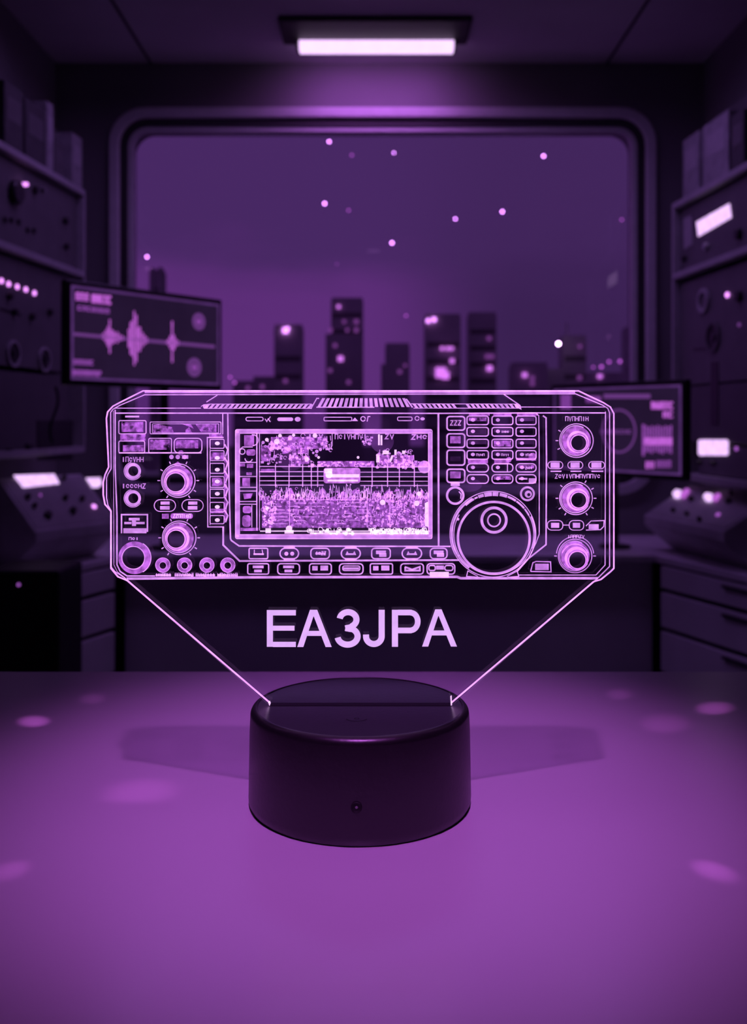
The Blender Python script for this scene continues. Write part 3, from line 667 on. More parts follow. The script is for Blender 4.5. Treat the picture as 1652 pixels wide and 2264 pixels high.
# call sign, upright sans capitals with square ends
lt = MB()
def poly(pts): fill(lt, pts, YP)
rect(lt, 591, 1347, 604.5, 1428); rect(lt, 604.5, 1347, 655, 1359); rect(lt, 604.5, 1381.5, 652, 1392.5); rect(lt, 604.5, 1417, 655, 1428.5)
def bigA(x0, x1, xa, xb, top, bot_, ybar):
    w_ = 12.5
    fill(lt, [(xa, top), (xb, top), ((xa + xb) / 2 + .2, top + 13), (x0 + w_ + 1, bot_), (x0, bot_)]); fill(lt, [(xb, top), (x1, bot_), (x1 - w_ - 1, bot_), ((xa + xb) / 2 - .2, top + 13)])
    fill(lt, [(xa, top), (xb, top), ((xa + xb) / 2 + 2, top + 15), ((xa + xb) / 2 - 2, top + 15)], YP)
    def lx(y_): t = (y_ - top) / (bot_ - top); return x0 + (xa - x0) * (1 - t) + 8, x1 + (xb - x1) * (1 - t) - 8
    l0, r0 = lx(ybar); l1, r1 = lx(ybar + 11); fill(lt, [(l0, ybar), (r0, ybar), (r1, ybar + 11), (l1, ybar + 11)], YP + .000004)
bigA(658, 734, 686, 702, 1346.5, 1428.5, 1393); bigA(933, 1010, 962, 976, 1345.5, 1427.5, 1392)
t3 = arc(770, 1368, 18.5, 172, -60, 22, .88); t3 = [(x, y_) for x, y_ in t3]
ribbon(lt, t3 + [(776, 1385), (764, 1387.5)], 13.5); ribbon(lt, [(764, 1386.5), (774, 1388.5)] + arc(769, 1405, 22, 62, -172, 26, .83), 13.5)
ribbon(lt, [(844, 1346.5), (844, 1404)] + arc(826.8, 1405, 17.2, -4, -176, 22, .98) + [(809.5, 1401)], 13.4)
rect(lt, 866.5, 1346.5, 880, 1428); ribbon(lt, [(880, 1352.5), (908, 1352.5)] + arc(908, 1372.3, 15.5, 84, -84, 20, 1.24) + [(908, 1392), (880, 1392)], 12.4)
E('call_sign_lettering', lt, 'letter')

# small spots added at the sheet's edges to throw light patches on the table
for gx, gy, sx_, sz_, cone, en in ((75, 1595, -.098, .125, 6, .9), (1580, 1566, .088, .125, 6, .9), (1578, 1925, .100, .070, 10, .16), (22, 1925, -.104, .085, 9, .11), (310, 1752, -.100, .150, 15, .20), (205, 1545, -.098, .12, 5, .25), (1470, 1600, .095, .10, 11, .2), (1370, 1535, .09, .12, 5, .3)):
    k_ = (.1543 * F) / (gy - HY); tgt = Vector(((gx - HX) / F * k_, k_, ZT)); src = Vector((LX + sx_, D + (.004 if k_ > D else -.004), ZT + sz_))
    gl = bpy.data.lights.new('added_edge_spot', 'SPOT'); go = bpy.data.objects.new('added_edge_spot', gl); C.objects.link(go)
    gl.energy = en; gl.color = (.72, .13, .86); gl.spot_size = R(cone); gl.spot_blend = 1.0; gl.shadow_soft_size = .0015
    go.location = src; go.rotation_euler = (tgt - src).to_track_quat('-Z', 'Y').to_euler()

# ------------------------------------------------------------------ counters and cabinets
CT = ZE - .369                                # counter top height
def counter(name, poly_, label):
    n_ = len(poly_); o_ = Vector((sum(p[0] for p in poly_) / n_, sum(p[1] for p in poly_) / n_))
    m1 = MB().add([(x - o_.x, y - o_.y, -.02) for x, y in poly_] + [(x - o_.x, y - o_.y, 0) for x, y in poly_], [tuple(range(n_))[::-1], tuple(range(n_, 2 * n_))] + [(i, (i + 1) % n_, n_ + (i + 1) % n_, n_ + i) for i in range(n_)])
    o = obj(name, m1, 'counter', fr=frame(o_.x, o_.y, CT), bevel=.003)
    return tag(o, label, 'countertop')
dirL = math.atan2(.9346, .3556)               # left counter front runs away from the viewer
e0, e1 = Vector((-.689, 2.7)), Vector((-1.02, 1.83))
counter('countertop', [(-.689, 2.70), (-.689, 3.19), (-1.028, 3.19), (-1.028, 1.81)], 'grey countertop along the left wall under the sloped console')
counter('countertop', [(.773, 2.70), (1.06, 1.86), (1.068, 1.86), (1.068, 3.19), (.773, 3.19)], 'grey countertop along the right wall under the sloped console')
counter('countertop', [(-.687, 2.70), (.771, 2.70), (.771, 3.19), (-.687, 3.19)], 'grey countertop below the window between the two side counters')
bc = thing('base_cabinet', 'plain dark cabinet below the window behind the acrylic lamp', 'cabinet', frame(.042, 2.72, 0))
obj('cabinet_body', MB().box(-.728, .728, 0, .46, .04, CT - .02), 'cabback', bc, bevel=.002)
obj('plinth', MB().box(-.70, .70, .03, .44, 0, .04), 'devdark', bc)
def side_cabinet(p_far, p_near, left, label):
    d_ = Vector((p_far[0] - p_near[0], p_far[1] - p_near[1])); ln = d_.length; a_ = math.atan2(d_.y, d_.x)
    fr = frame(p_near[0], p_near[1], 0, a_) if left else frame(p_far[0], p_far[1], 0, a_ + PI)
    o = thing('drawer_cabinet', label, 'cabinet', fr)
    # triangular plan body that fills in to the wall
    far_in = (-1.022 if left else 1.062, 2.695)
    I = fr.inverted(); q_ = [I @ Vector((p[0], p[1], 0)) for p in (p_near, p_far, far_in)]
    pl = [(p.x, p.y + .012) for p in q_[:2]] + [(q_[2].x, q_[2].y)]
    nn = len(pl); z0_, z1_ = .05, CT - .021
    obj('cabinet_body', MB().add([(x, y, z0_) for x, y in pl] + [(x, y, z1_) for x, y in pl], [(2, 1, 0), (3, 4, 5)] + [(i, (i + 1) % nn, nn + (i + 1) % nn, nn + i) for i in range(nn)]), 'devdark', o)
    W_ = ln - .03
    for z0_, z1_ in ((CT - .085, CT - .026), (CT - .190, CT - .097), (CT - .31, CT - .202), (.06, CT - .322)):
        dr = obj('drawer', MB().box(.02, W_, -.006, .010, z0_, z1_), 'cabinet', o, bevel=.003)
        obj('drawer_pull', MB().box(W_ * .35, W_ * .65, -.014, -.006, z1_ - .016, z1_ - .010), 'devdark', dr)
    return o
side_cabinet((-.695, 2.70), (-1.008, 1.87), True, 'dark drawer cabinet under the left countertop')
side_cabinet((.779, 2.70), (1.050, 1.92), False, 'dark drawer cabinet under the right countertop')
# black tower on the floor in front of the left cabinet
tw = thing('computer_tower', 'black computer tower with a tiny purple light left of the drawer cabinet', 'computer', frame(-.75, 2.1, 0))
obj('tower_case', MB().box(-.08, .08, 0, .17, .012, ZE - .320), 'tower', tw, bevel=.006)
lx_, lz_ = onto(frame(-.75, 2.1, 0), 43, 1292)
obj('front_panel', MB().box(-.074, .074, -.004, .0, .03, ZE - .335), 'devdark', tw)
obj('power_light', MB().knob(lx_, lz_, .0032, .002, -.004), 'leddim', tw)
for sx in (-.06, .06): obj('foot', MB().box(sx - .012, sx + .012, .01, .16, 0, .012), 'devdark', tw)

# black cables draped over the edge of the left counter
def drape(pts, r, label):
    o_ = Vector(pts[0]); P_ = [Vector(p) for p in pts]; sm = []
    for i in range(len(P_) - 1):
        a, b, c, d = P_[max(i - 1, 0)], P_[i], P_[i + 1], P_[min(i + 2, len(P_) - 1)]
        for k in range(6):
            t = k / 6; sm.append(.5 * (2 * b + (c - a) * t + (2 * a - 5 * b + 4 * c - d) * t * t + (3 * b - a - 3 * c + d) * t ** 3))
    sm.append(P_[-1]); tag(obj('draped_cable', MB().tube([p - o_ for p in sm], r), 'devdark', fr=frame(*o_), smooth=True), label, 'cable')
zc = CT + .0045
drape([(-.985, 2.47, zc), (-.93, 2.425, zc), (-.87, 2.405, zc), (-.82, 2.40, zc + .001), (-.790, 2.395, zc - .02), (-.782, 2.39, zc - .10), (-.780, 2.385, .03), (-.74, 2.35, .006)], .004, 'black cable hanging over the left counter edge beside the console')
drape([(-1.0, 2.36, zc), (-.95, 2.345, zc), (-.89, 2.335, zc), (-.845, 2.33, zc + .001), (-.815, 2.325, zc - .02), (-.806, 2.32, zc - .12), (-.804, 2.315, .03), (-.76, 2.30, .006)], .004, 'black cable hanging over the left counter edge behind the computer tower')

# ------------------------------------------------------------------ sloped consoles
def console(fr, w, depth, rise, label, build, front=.03):
    o = thing('control_console', label, 'console', fr)
    sl_ = math.atan2(rise, depth)
    m1 = MB(); m1.prismx([(depth * .62, 0), (0, front - .028), (0, front), (depth, front + rise), (depth + .015, front + rise), (depth + .015, 0)], 0, w)
    obj('console_body', m1, 'console', o, bevel=.004)
    pf = fr @ Matrix.Translation((0, 0, front)) @ Matrix.Rotation(sl_ - PI / 2, 4, 'X')   # panel frame: x along, z up the slope, -y out
    H_ = math.hypot(rise, depth)
    obj('panel_plate', MB().box(.008, w - .008, -.002, 0, .008, H_ - .006), 'conpanel', o, fr=pf)
    build(o, pf, w, H_); return o
def left_console(o, pf, w, H_):
    def q_(*pts): return [onto(pf, x, y, -.003) for x, y in pts]
    obj('console_display', MB().prism(q_((30, 1051), (120, 1048), (131, 1069), (51, 1078)), -.004, -.002), 'display', o, label='long lit display', fr=pf)
    obj('console_display', MB().prism(q_((190, 1057), (222, 1056), (225, 1070), (218, 1078), (204, 1078)), -.004, -.002), 'display', o, label='short lit display', fr=pf)
    for x, y, r in ((143, 1102, .007), (180, 1104, .007), (160, 1130, .009), (105, 1140, .010), (60, 1100, .007), (75, 1120, .006), (140, 1058, .006)):
        a, b = onto(pf, x, y, -.003)
        if .01 < a < w - .01 and .01 < b < H_ - .01: obj('knob', MB().knob(a, b, r, .012, -.002), 'knob', o, fr=pf, smooth=True)
    a, b = onto(pf, 208, 1120, -.003); obj('indicator_light', MB().knob(a, b, .006, .004, -.002), 'led', o, fr=pf)
    a, b = onto(pf, 89, 1095, -.003); obj('indicator_light', MB().knob(a, b, .004, .004, -.002), 'scrmid', o, fr=pf)
console(frame(-.83, 2.42, CT + .001, math.atan2(.24, .13)), .285, .13, .125, 'sloped grey control console with a long lit display on the left countertop', left_console, .095)
def right_console(o, pf, w, H_):
    for pts in (((1489, 1094), (1497, 1086), (1508, 1088), (1503, 1101), (1492, 1101)), ((1506, 1098), (1519, 1084), (1526, 1085), (1512, 1103)), ((1557, 1102), (1563, 1094), (1577, 1096), (1573, 1109), (1561, 1108)), ((1576, 1104), (1586, 1096), (1594, 1095), (1583, 1110))):
        q_ = [onto(pf, x, y, -.003) for x, y in pts]; obj('lit_switch', MB().prism(q_, -.010, -.002), 'display' if pts[0][0] in (1489, 1557) else 'scrhot', o, fr=pf)
    a, b = onto(pf, 1588, 1138, -.003); obj('indicator_light', MB().knob(a, b, .006, .004, -.002), 'leddim', o, fr=pf)
    for x, y, r in ((1530, 1105, .008), (1612, 1110, .008), (1490, 1130, .006), (1520, 1138, .006), (1548, 1150, .006), (1618, 1092, .006)):
        a, b = onto(pf, x, y, -.003)
        if .01 < a < w - .01 and .01 < b < H_ - .01: obj('knob', MB().knob(a, b, r, .011, -.002), 'knob', o, fr=pf, smooth=True)
console(frame(.776, 2.83, CT + .001, math.atan2(-.42, .08)), .43, .14, .085, 'sloped grey control console with lit toggle switches on the right countertop', right_console, .098)

# ------------------------------------------------------------------ side racks
fl = frame(-.85, 2.89, ZE, R(84.1)); frr = frame(.88, 2.89, ZE, R(-85.2))
def rack(fr, s0, s1, boards, label, bottom, far):
    o = thing('equipment_rack', label, 'rack', Matrix.Translation((0, 0, 0)) @ fr)
    for z_ in boards: obj('shelf_board', MB().box(s0, s1, -.004, .085, z_ - .018, z_), 'shelf', o, bevel=.002)
    obj('back_panel', MB().box(s0, s1, .082, .086, bottom, .86), 'rack', o)
    e_ = s1 if far == 1 else s0
    obj('side_post', MB().box(e_ - .006, e_ + .006, -.004, .085, bottom, boards[0]), 'shelf', o, bevel=.002)
    e_ = s0 if far == 1 else s1
    obj('side_post', MB().box(e_ - .006, e_ + .006, -.004, .085, bottom, boards[0]), 'shelf', o, bevel=.002)
    return o
LS0, RS1 = -.80, .80
rack(fl, LS0, 0, (.676, .436, -.075), 'dark steel equipment rack against the left wall', -.09, 1)
rack(frr, 0, RS1, (.636, .430, -.150), 'dark steel equipment rack against the right wall', -.165, 0)
def shelf_item(fr, pxs, ztop, zb, kind, name, label, cat, group, d=.012, dep=.055):
    a = onto(fr, pxs[0], 400, d)[0]; b = onto(fr, pxs[1], 400, d)[0]; a, b = min(a, b), max(a, b)
    f2 = fr @ Matrix.Translation(((a + b) / 2, d, zb + .0005)); w = (b - a) / 2 - .0008
    o = thing(name, label, cat, f2, group)
    obj('cover', MB().box(-w, w, 0, dep, 0, ztop - zb), kind, o, bevel=.002)
    obj('spine_label', MB().box(-w * .7, w * .7, -.0008, 0, (ztop - zb) * .45, (ztop - zb) * .8), 'device' if kind != 'book' else 'shelf', o)
    return o
def zpx(fr, px, py, d=.012): return onto(fr, px, py, d)[1]
LB = 'binders and boxes on the upper left shelf'; RBK = 'binders on the upper right shelf'
shelf_item(fl, (160, 190 - 8), zpx(fl, 171, 300), .676, 'book', 'ring_binder', 'grey binder standing at the window end of the left shelf', 'binder', LB)
shelf_item(fl, (121, 141), zpx(fl, 130, 315), .676, 'rack', 'ring_binder', 'short dim binder second from the window end of the left shelf', 'binder', LB)
shelf_item(fl, (104, 119), zpx(fl, 111, 228), .676, 'book', 'ring_binder', 'tall narrow grey binder in the middle of the left shelf', 'binder', LB)
shelf_item(fl, (56, 102), zpx(fl, 80, 232), .676, 'bookdark', 'storage_box', 'wide black storage box on the left shelf beside the tall narrow binder', 'box', LB)
shelf_item(fl, (10, 52), zpx(fl, 30, 190), .676, 'bookdark', 'storage_box', 'black storage box nearest the viewer on the left shelf', 'box', LB)
shelf_item(frr, (1510, 1545), zpx(frr, 1528, 300), .636, 'book', 'ring_binder', 'grey binder standing at the window end of the right shelf', 'binder', RBK)
shelf_item(frr, (1554, 1611), zpx(frr, 1582, 262), .636, 'book', 'ring_binder', 'wide tall grey binder second from the window end of the right shelf', 'binder', RBK)
shelf_item(frr, (1616, 1645), zpx(frr, 1630, 250), .636, 'bookdark', 'ring_binder', 'black binder beside the wide grey one on the right shelf', 'binder', RBK)
# units: a thing with a case and front panel, parts given in photo positions on the rack face
def unit(fr, s0, s1, z0_, z1_, name, label, cat, dep=.062, d=.016, m='device'):
    f2 = fr @ Matrix.Translation(((s0 + s1) / 2, d, z0_)); w = (s1 - s0) / 2 - .002
    o = thing(name, label, cat, f2); obj('case', MB().box(-w, w, .003, dep, 0, z1_ - z0_), 'devdark', o, bevel=.003)
    obj('front_panel', MB().box(-w, w, 0, .003, .002, z1_ - z0_ - .002), m, o, bevel=.001)
    return o, f2
def kn(o, f2, px, py, r, name='knob', m='knob', h=.012, label=None):
    a, b = onto(f2, px, py); return obj(name, MB().knob(a, b, r, h), m, o, smooth=True, label=label)
def quad(o, f2, pts, name, m, label=None, h=.002):
    return obj(name, MB().prism([onto(f2, x, y) for x, y in pts], -h, 0), m, o, label=label)
o, f2 = unit(fl, LS0 + .012, -.012, .4365, .652, 'radio_receiver', 'grey radio receiver with one big dark knob on the left rack', 'radio')
kn(o, f2, 30, 425, .030, 'tuning_knob', h=.018); kn(o, f2, 75, 420, .010); kn(o, f2, 92, 420, .006, m='knobgrey'); kn(o, f2, 43, 408, .0048, 'indicator_light', 'led', .022)
for x, y in ((10, 485), (24, 486), (40, 490), (60, 508), (74, 510)): kn(o, f2, x, y, .0075, 'push_button', 'knob', .006)
kn(o, f2, 142, 488, .010); kn(o, f2, 144, 545, .009)
quad(o, f2, [(50, 600 - 40), (120, 575), (120, 579), (50, 564)], 'panel_slot', 'devdark')
o, f2 = unit(fl, LS0 + .012, -.075, .135, .41, 'signal_panel', 'dark panel with a row of purple lights and round gauges on the left rack', 'panel')
f_z = [(2, 621), (18, 628), (37, 634), (56, 640), (75, 648)]
for x, y in f_z: kn(o, f2, x, y, .0062, 'indicator_light', 'led', .004)
for x, y, r in ((28, 782, .034), (97, 795, .034)):
    a, b = onto(f2, x, y); g_ = obj('gauge', MB().ring(a, b, r * .82, r, 0, .006), 'shelf', o); obj('gauge_face', MB().turn((a, 0, b), [(r * .82, 0), (r * .82, -.002), (r * .35, -.003), (r * .3, -.008), (0, -.008)], 'y', 32), 'devdark', g_)
for x, y in ((18, 655), (68, 700), (30, 690), (108, 690)): kn(o, f2, x, y, .009)
quad(o, f2, [(0, 680), (45, 694), (45, 699), (0, 685)], 'panel_slot', 'devdark')
o, f2 = unit(fl, LS0 + .012, -.075, -.0745, .125, 'power_supply', 'plain dark power supply at the bottom of the left rack', 'power supply', m='rack')
kn(o, f2, 60, 990, .012); kn(o, f2, 15, 1000, .012); quad(o, f2, [(82, 930), (160, 930), (160, 1018), (82, 1018)], 'vent_cover', 'devdark')
cb = MB(); pts = []
for k in range(20):
    t = k / 19; b = Vector((-.872 + .008 * math.sin(t * 6), 2.60 + .01 * math.cos(t * 4), ZE + .09 - t * .15)); pts.append(b)
# hanging cable
cm = MB().tube([p - Vector((-.84, 2.60, ZE - .06)) + Vector((.03, 0, 0)) for p in pts], .004)
tag(obj('hanging_cable', cm, 'devdark', fr=frame(-.84, 2.60, ZE - .06)), 'black cable hanging in front of the left rack above the console', 'cable')

o, f2 = unit(frr, .012, RS1 - .012, .4305, .612, 'radio_receiver', 'dark radio receiver with a bright lit display on the right rack', 'radio')
quad(o, f2, [(1541, 491), (1614, 450), (1618, 481), (1545, 523)], 'lit_display', 'display', 'bright purple-white display')
quad(o, f2, [(1512, 484), (1530, 476), (1532, 540), (1514, 552)], 'side_grille', 'shelf')
kn(o, f2, 1565, 545, .010, m='shelf'); kn(o, f2, 1636, 517, .014); kn(o, f2, 1516, 572, .009)
o, f2 = unit(frr, .012, RS1 - .012, .10, .400, 'intercom_panel', 'dark panel with round speaker and a single purple light on the right rack', 'panel')
a, b = onto(f2, 1558, 665); g_ = obj('dial', MB().ring(a, b, .024, .034, 0, .008), 'shelf', o); obj('dial_face', MB().turn((a, 0, b), [(.024, 0), (.024, -.003), (0, -.003)], 'y', 28), 'device', g_)
a, b = onto(f2, 1578, 745); g_ = obj('speaker', MB().ring(a, b, .034, .042, 0, .006), 'rack', o); obj('speaker_cone', MB().turn((a, 0, b), [(.034, -.001), (.034, -.003), (.014, -.0005), (.012, -.004), (0, -.004)], 'y', 28), 'devdark', g_)
kn(o, f2, 1610, 652, .0066, 'indicator_light', 'led', .005); kn(o, f2, 1636, 718, .005, 'indicator_light', 'scrtrace', .004)
kn(o, f2, 1637, 655, .014); quad(o, f2, [(1535, 770), (1575, 768), (1575, 772), (1535, 774)], 'panel_slot', 'devdark')
o, f2 = unit(frr, .012, RS1 - .012, -.060, .098, 'blank_panel', 'blank grey rack panel with one dark gap on the right rack', 'panel', m='rack')
quad(o, f2, [(1573, 800), (1589, 800), (1589, 940), (1573, 940)], 'panel_gap', 'devdark')
s_a = onto(frr, 1532, 990)[0]
o, f2 = unit(frr, s_a, RS1 - .012, -.1495, -.066, 'radio_transceiver', 'small radio transceiver with a rounded lit display at the bottom of the right rack', 'radio')
obj('lit_display', MB().prism([onto(f2, x, y) for x, y in rr_px(1546, 972, 1611, 1007, 5)], -.003, 0), 'display', o, label='rounded purple-white display')
kn(o, f2, 1630, 992, .0055, 'indicator_light', 'leddim', .004); kn(o, f2, 1550, 1022, .006); kn(o, f2, 1580, 1024, .006)

# ------------------------------------------------------------------ monitors on arms
def monitor(bl, br, ztop_l, zb_l, label, build, pole, armd):
    d_ = Vector((br[0] - bl[0], br[1] - bl[1])); w = d_.length; a_ = math.atan2(d_.y, d_.x)
    fr = frame(bl[0], bl[1], ZE + zb_l, a_); h = ztop_l - zb_l
    o = thing('monitor', label, 'monitor', fr)
    obj('housing', MB().box(-.013, w + .013, .001, .022, -.013, h + .013), 'bezel', o, bevel=.004)
    obj('screen', MB().box(0, w, -.001, .001, 0, h), 'scrglass', o, label='dim purple screen')
    sc = bpy.data.objects[o.children[-1].name] if False else [c for c in o.children if c.name.startswith('screen')][0]
    b_ = .006
    m1 = MB(); band(m1, [(0, 0), (w, 0), (w, h), (0, h)], [(b_, b_), (w - b_, b_), (w - b_, h - b_), (b_, h - b_)], -.0016, -.001)
    obj('screen_border', m1, 'scrborder', sc)
    build(sc, fr, w, h)
    I = fr.inverted(); c_ = Vector((w / 2, .022, h / 2)); pp = I @ Vector((pole[0], pole[1], CT)); top = Vector((pp.x, pp.y, h / 2))
    obj('mount_plate', MB().box(w / 2 - .04, w / 2 + .04, .022, .030, h / 2 - .04, h / 2 + .04), 'devdark', o)
    obj('arm', MB().tube([(w / 2, .03, h / 2), tuple(top)], .010), 'devdark', o)
    obj('pole', MB().tube([tuple(top + Vector((0, 0, .02))), (pp.x, pp.y, pp.z + .004)], .012, 14), 'devdark', o)
    obj('foot_plate', MB().turn((pp.x, pp.y, pp.z + .0005), [(0, 0), (.045, 0), (.045, .008), (0, .010)], 'z', 24), 'devdark', o)
    return o
YS = -.0022
def sg(mb, fr, x0, y0, x1, y1, x2=None, y2=None, x3=None, y3=None):      # block on the screen by photo positions
    a = [onto(fr, x, y, -.002) for x, y in ((x0, y0), (x1, y0), (x1, y1), (x0, y1))]; mb.prism(a[::-1], YS, -.001)
def smear(mb, fr, x0, y0, x1, y1, n, slope=0.0):        # unreadable glyph row
    for i in range(n):
        w = (x1 - x0) / n; xa = x0 + i * w; yo = (xa - x0) * slope
        k = RN.randint(0, 2)
        sg(mb, fr, xa, y0 + yo, xa + w * .28, y1 + yo)
        if k: sg(mb, fr, xa, y0 + yo, xa + w * .75, y0 + yo + (y1 - y0) * .28)
        if k != 1: sg(mb, fr, xa + w * .5, y0 + yo, xa + w * .78, y1 + yo)
        else: sg(mb, fr, xa, y1 + yo - (y1 - y0) * .28, xa + w * .75, y1 + yo)
def left_screen(sc, fr, w, h):
    m1 = MB(); smear(m1, fr, 168, 646, 198, 664, 3, .10); obj('screen_text', m1, 'scrhot', sc); m1 = MB(); smear(m1, fr, 203, 650, 248, 670, 5, .10); sg(m1, fr, 203, 652, 226, 668); obj('screen_text', m1, 'scrhot', sc)
    m1 = MB(); smear(m1, fr, 172, 675, 244, 686, 7, .12); obj('screen_text', m1, 'scrmid', sc); m1 = MB(); smear(m1, fr, 162, 794, 208, 806, 6, .05); obj('screen_text', m1, 'scrmid', sc); m1 = MB(); smear(m1, fr, 160, 817, 222, 830, 8, .05); sg(m1, fr, 160, 820, 224, 828); obj('screen_text', m1, 'scrmid', sc)
    m1 = MB(); a = [onto(fr, x, y, -.002) for x, y in ((163, 735), (475, 763), (475, 770), (163, 742))]; m1.prism(a[::-1], YS, -.001); obj('base_line', m1, 'scrtrace', sc)
    for c_, pk in ((243, [(0, 36), (4, 16), (8, 14), (12, 10), (17, 12), (22, 7), (28, 5), (-4, 22), (-8, 14), (-13, 8), (-17, 4)]), (297, [(0, 58), (-4, 38), (-8, 34), (-12, 20), (5, 50), (9, 26), (13, 26), (18, 16), (23, 10), (28, 6)]), (381, [(0, 44), (4, 16), (-4, 14), (8, 8), (-8, 7), (13, 5), (-12, 3)])):
        m1 = MB()
        for dx, hh in pk:
            yb = 738 + (c_ + dx - 163) * .089; sg(m1, fr, c_ + dx - 1.15, yb - hh * 1.08, c_ + dx + 1.15, yb + hh)
        obj('waveform', m1, 'scrhot', sc)
    for x, y, r in ((440, 711, .022), (430, 812, .024)):
        a, b = onto(fr, x, y, -.002); obj('round_icon', MB().ring(a, b, r * .55, r, -.001, .0012), 'scrtrace', sc); obj('round_icon', MB().ring(a, b, 0.0001, r * .4, -.001, .0012), 'scrmid', sc)
monitor((-.6845, 2.23), (-.408, 2.60), .307, .093, 'monitor showing a purple sound waveform, hanging before the left part of the window', left_screen, (-.60, 2.83), 0)
def right_screen(sc, fr, w, h):
    m1 = MB(); sg(m1, fr, 1335, 871, 1438, 881); obj('header_bar', m1, 'scrtrace', sc)
    m1 = MB(); smear(m1, fr, 1440, 888, 1490, 905, 5); sg(m1, fr, 1442, 892, 1466, 903); obj('screen_text', m1, 'scrhot', sc); m1 = MB(); smear(m1, fr, 1466, 910, 1490, 924, 2); obj('screen_text', m1, 'scrhot', sc); m1 = MB(); smear(m1, fr, 1428, 1020, 1448, 1036, 2); obj('screen_text', m1, 'scrhot', sc)
    m1 = MB(); smear(m1, fr, 1452, 1018, 1486, 1034, 3); obj('screen_text', m1, 'scrmid', sc)
    m1 = MB(); sg(m1, fr, 1424, 968, 1486, 984); obj('spectrogram', m1, 'scrhot', sc)
    m1 = MB()
    for k in range(11): sg(m1, fr, 1422 + k * 6, 940 + (k * 7 % 5), 1425.5 + k * 6, 968); sg(m1, fr, 1422 + k * 6, 984, 1425.5 + k * 6, 1004 - (k * 5 % 7))
    sg(m1, fr, 1420, 938, 1425, 1008); obj('spectrogram', m1, 'scrmid', sc)
    a, b = onto(fr, 1368, 953, -.002); r = onto(fr, 1368, 905, -.002)[1] - b
    obj('radar_circle', MB().ring(a, b, r * .93, r * 1.02, -.001, .0012, 48), 'scrtrace', sc)
    m1 = MB(); smear(m1, fr, 1328, 950, 1398, 959, 8); obj('screen_text', m1, 'scrtrace', sc)
    m1 = MB(); sg(m1, fr, 1240, 872, 1262, 904); sg(m1, fr, 1296, 876, 1328, 890); obj('screen_text', m1, 'scrmid', sc)
monitor((.505, 2.76), (.750, 2.40), .088, -.134, 'monitor showing a radar circle and spectrogram behind the right end of the acrylic sheet', right_screen, (.70, 2.86), 0)

# ------------------------------------------------------------------ city beyond the window
gm = MB().box(-900, 900, 30, 1600, -1, 0); gr = obj('city_ground', gm, 'ground', fr=frame(0, 0, -40)); gr['kind'] = 'structure'; gr['label'] = 'dark ground below the city'
def tower(pa, pb, ptop, Y, label, lights=(), steps=(), mast=None, group='tower blocks on the skyline'):
    a, b = at(pa, ptop, Y), at(pb, ptop, Y); dpt = max(10, (b.x - a.x) * .9); H_ = a.z + 39.2
    o = thing('tower_block', label, 'building', frame((a.x + b.x) / 2, Y, -39.2), group); w = (b.x - a.x) / 2
    m1 = MB().box(-w, w, 0, dpt, 0, H_)
    for (sa, sb, st) in steps:
        s0_, s1_ = at(sa, st, Y - .8), at(sb, st, Y - .8); cx_ = (a.x + b.x) / 2; m1.box(s0_.x - cx_, s1_.x - cx_, -.8, dpt * .7, 0, s0_.z + 39.2)
    obj('facade', m1, 'building', o)
    obj('roof_parapet', MB().box(-w * .96, w * .96, .4, dpt * .8, H_, H_ + 1.2), 'building', o)
    rw = MB(); k_ = int(H_ / 7)
    for j in range(4, k_):
        rw.box(-w * .9, w * .9, -.12, 0, j * 7, j * 7 + 2.2)
    obj('window_bands', rw, 'ground', o)
    cx_ = (a.x + b.x) / 2
    for (lx, ly, s_, mm) in lights:
        c_ = at(lx, ly, Y - 1.2); hw = s_ * Y / F / 2
        obj('lit_window', MB().box(c_.x - cx_ - hw, c_.x - cx_ + hw, -1.2, -.82 if steps else 0, c_.z + 39.2 - hw, c_.z + 39.2 + hw), mm, o)
    if mast:
        mx, mt = mast; p = at(mx, mt, Y); obj('roof_mast', MB().box(p.x - cx_ - .3, p.x - cx_ + .3, 2, 2.6, H_, p.z + 39.2), 'building', o)
    return o
wl, wd = 'window_lit', 'window_dim'
tower(606, 668, 724, 380, 'tower block with bright rooftop lights, first tall one right of the waveform monitor', [(631, 730, 11, 'rooflight'), (636, 726, 6, 'rooflight'), (631, 842, 8, wd)], [])
tower(732, 803, 664, 420, 'tallest tower block on the skyline with rows of faint lit windows', [(749, 678, 7, wl), (788, 711, 9, wd), (761, 711, 7, wd), (788, 730, 9, wd), (731, 730, 8, wd), (768, 730, 7, wd), (753, 793, 11, wl), (741, 764, 8, wd), (730, 819, 8, wd), (771, 845, 8, wd)], [(720, 800, 738)])
tower(852, 906, 765, 380, 'shortest narrow tower block just right of the tallest one', [(896, 808, 6, wd), (884, 822, 8, wd)], [(843, 904, 805)])
tower(941, 1019, 700, 400, 'tower block with two rooftop lights and a wide lit lobby glow', [(947, 709, 7, 'rooflight'), (960, 706, 8, 'rooflight'), (978, 770, 7, wl), (990, 770, 7, wl), (999, 770, 7, wl), (1000, 798, 9, wl), (975, 824, 22, 'window_lit'), (985, 830, 16, 'window_lit')])
tower(1037, 1098, 696, 420, 'plain tower block next to the one with two rooftop lights', [(1083, 814, 11, wl), (1078, 788, 8, wd), (1088, 788, 8, wd), (1082, 748, 8, wd)])
tower(1134, 1212, 808, 360, 'low wide block between the plain tower and the masted tower', [(1161, 829, 9, wl), (1178, 836, 8, wd), (1178, 848, 8, wd)])
tower(1246, 1297, 748, 380, 'tower block with a thin rooftop mast right of the bright lamp', [(1283, 766, 7, wd), (1282, 835, 9, wd)], [(1205, 1246, 815)], mast=(1256, 712))
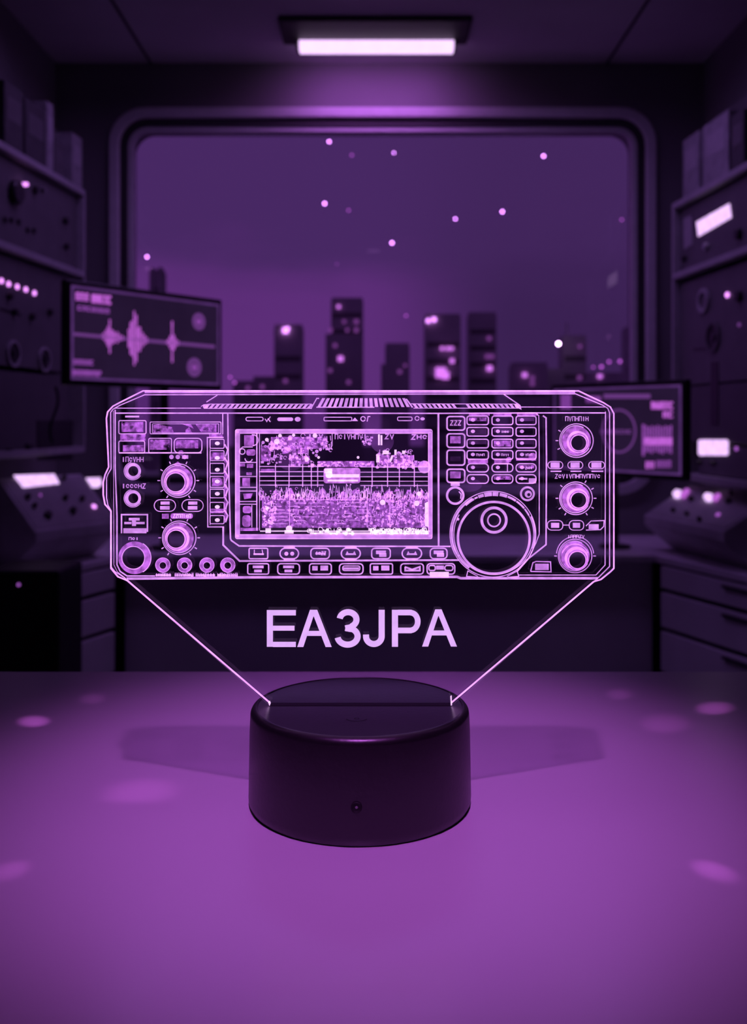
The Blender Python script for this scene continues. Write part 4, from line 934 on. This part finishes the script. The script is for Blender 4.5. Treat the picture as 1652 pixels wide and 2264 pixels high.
tower(1300, 1382, 828, 520, 'low distant block with scattered lights near the right window edge', [(1331, 811 + 20, 8, wd), (1327, 812 + 20, 8, wl)], [])
tower(1386, 1425, 728, 460, 'slim tower block at the right edge of the window')
tower(515, 604, 848, 400, 'low block beside the bottom right corner of the waveform monitor', [(548, 858, 8, wd), (580, 855, 8, wd)], [(560, 604, 832)])
tower(330, 360, 600, 600, 'distant thin twin-mast tower above the waveform monitor', [], [(334, 340, 592), (350, 356, 590)]).__setitem__('group', 'tower blocks on the skyline')
# glowing points in the sky (stars and far lights), each at its own place
def point(px, py, r, m, name, label, cat, Y=900, group=None):
    p = at(px, py, Y); o = obj(name, MB().ball((0, 0, 0), r * Y / F, 10, 6), m, fr=frame(p.x, p.y, p.z)); return tag(o, label, cat, group)
SG = 'stars in the dusk sky behind the window'
point(728, 313, 2.2, 'star', 'star', 'star at the top of the window sky left of the middle, above the tallest tower', 'star', group=SG)
point(1012, 297, 2.2, 'star', 'star', 'topmost star of the window sky, near its upper edge', 'star', group=SG)
point(1202, 345, 2.4, 'star', 'star', 'rightmost of the bright stars high in the window sky', 'star', group=SG)
point(718, 450, 2.4, 'star', 'star', 'bright star halfway up the sky straight above the tallest tower', 'star', group=SG)
point(1111, 468, 2.4, 'star', 'star', 'bright star halfway up the sky right of the plain tower block', 'star', group=SG)
point(1007, 484, 1.9, 'star', 'star', 'weaker star halfway up the sky, left of a brighter one', 'star', group=SG)
point(867, 537, 2.4, 'star', 'star', 'bright star in the middle of the sky, lowest of the bright ones over the skyline', 'star', group=SG)
point(325, 568, 2.2, 'star', 'star', 'leftmost star, low above the waveform monitor', 'star', group=SG)
point(871, 338, 1.6, 'star', 'star', 'dim star near the top of the sky in the middle of the window', 'star', group=SG)
point(771, 465, 2.2, 'starfaint', 'star', 'very faint star just right of the bright one above the tallest tower', 'star', group=SG)
point(778, 343, 2.2, 'starfaint', 'star', 'very faint star near the top of the sky, right of the upper left bright star', 'star', group=SG)
point(1375, 486, 2.2, 'starfaint', 'star', 'very faint star beside the right edge of the window', 'star', group=SG)
point(745, 584, 1.2, 'starfaint', 'star', 'tiny faint star low in the sky above the tallest tower', 'star', group=SG)
CG = 'far street lights on the skyline'
point(1235, 760, 3.6, 'starbright', 'street_lamp_glow', 'very bright round lamp glow left of the masted tower', 'light', 370, CG)
point(1347, 800, 3, 'starfaint', 'street_lamp_glow', 'faint lamp glow, upper left of the pair near the right window edge', 'light', 500, CG)
point(1371, 799, 3.4, 'starfaint', 'street_lamp_glow', 'faint wide lamp glow nearest the right window edge', 'light', 500, CG)
point(1330, 811, 3.4, 'starfaint', 'street_lamp_glow', 'faint lamp glow just above the low distant block', 'light', 500, CG)
point(1312, 812, 2.2, 'starfaint', 'street_lamp_glow', 'weakest lamp glow right of the masted tower', 'light', 500, CG)
point(509, 834, 2.5, 'starfaint', 'street_lamp_glow', 'small lamp glow touching the lower right corner of the waveform monitor', 'light', 380, CG)
point(519, 846, 2.8, 'starfaint', 'street_lamp_glow', 'lamp glow just below right of the monitor corner, over the acrylic sheet', 'light', 380, CG)
point(898, 698, 2.2, 'starfaint', 'street_lamp_glow', 'faint glow floating between the tallest tower and the one with rooftop lights', 'light', 600, CG)
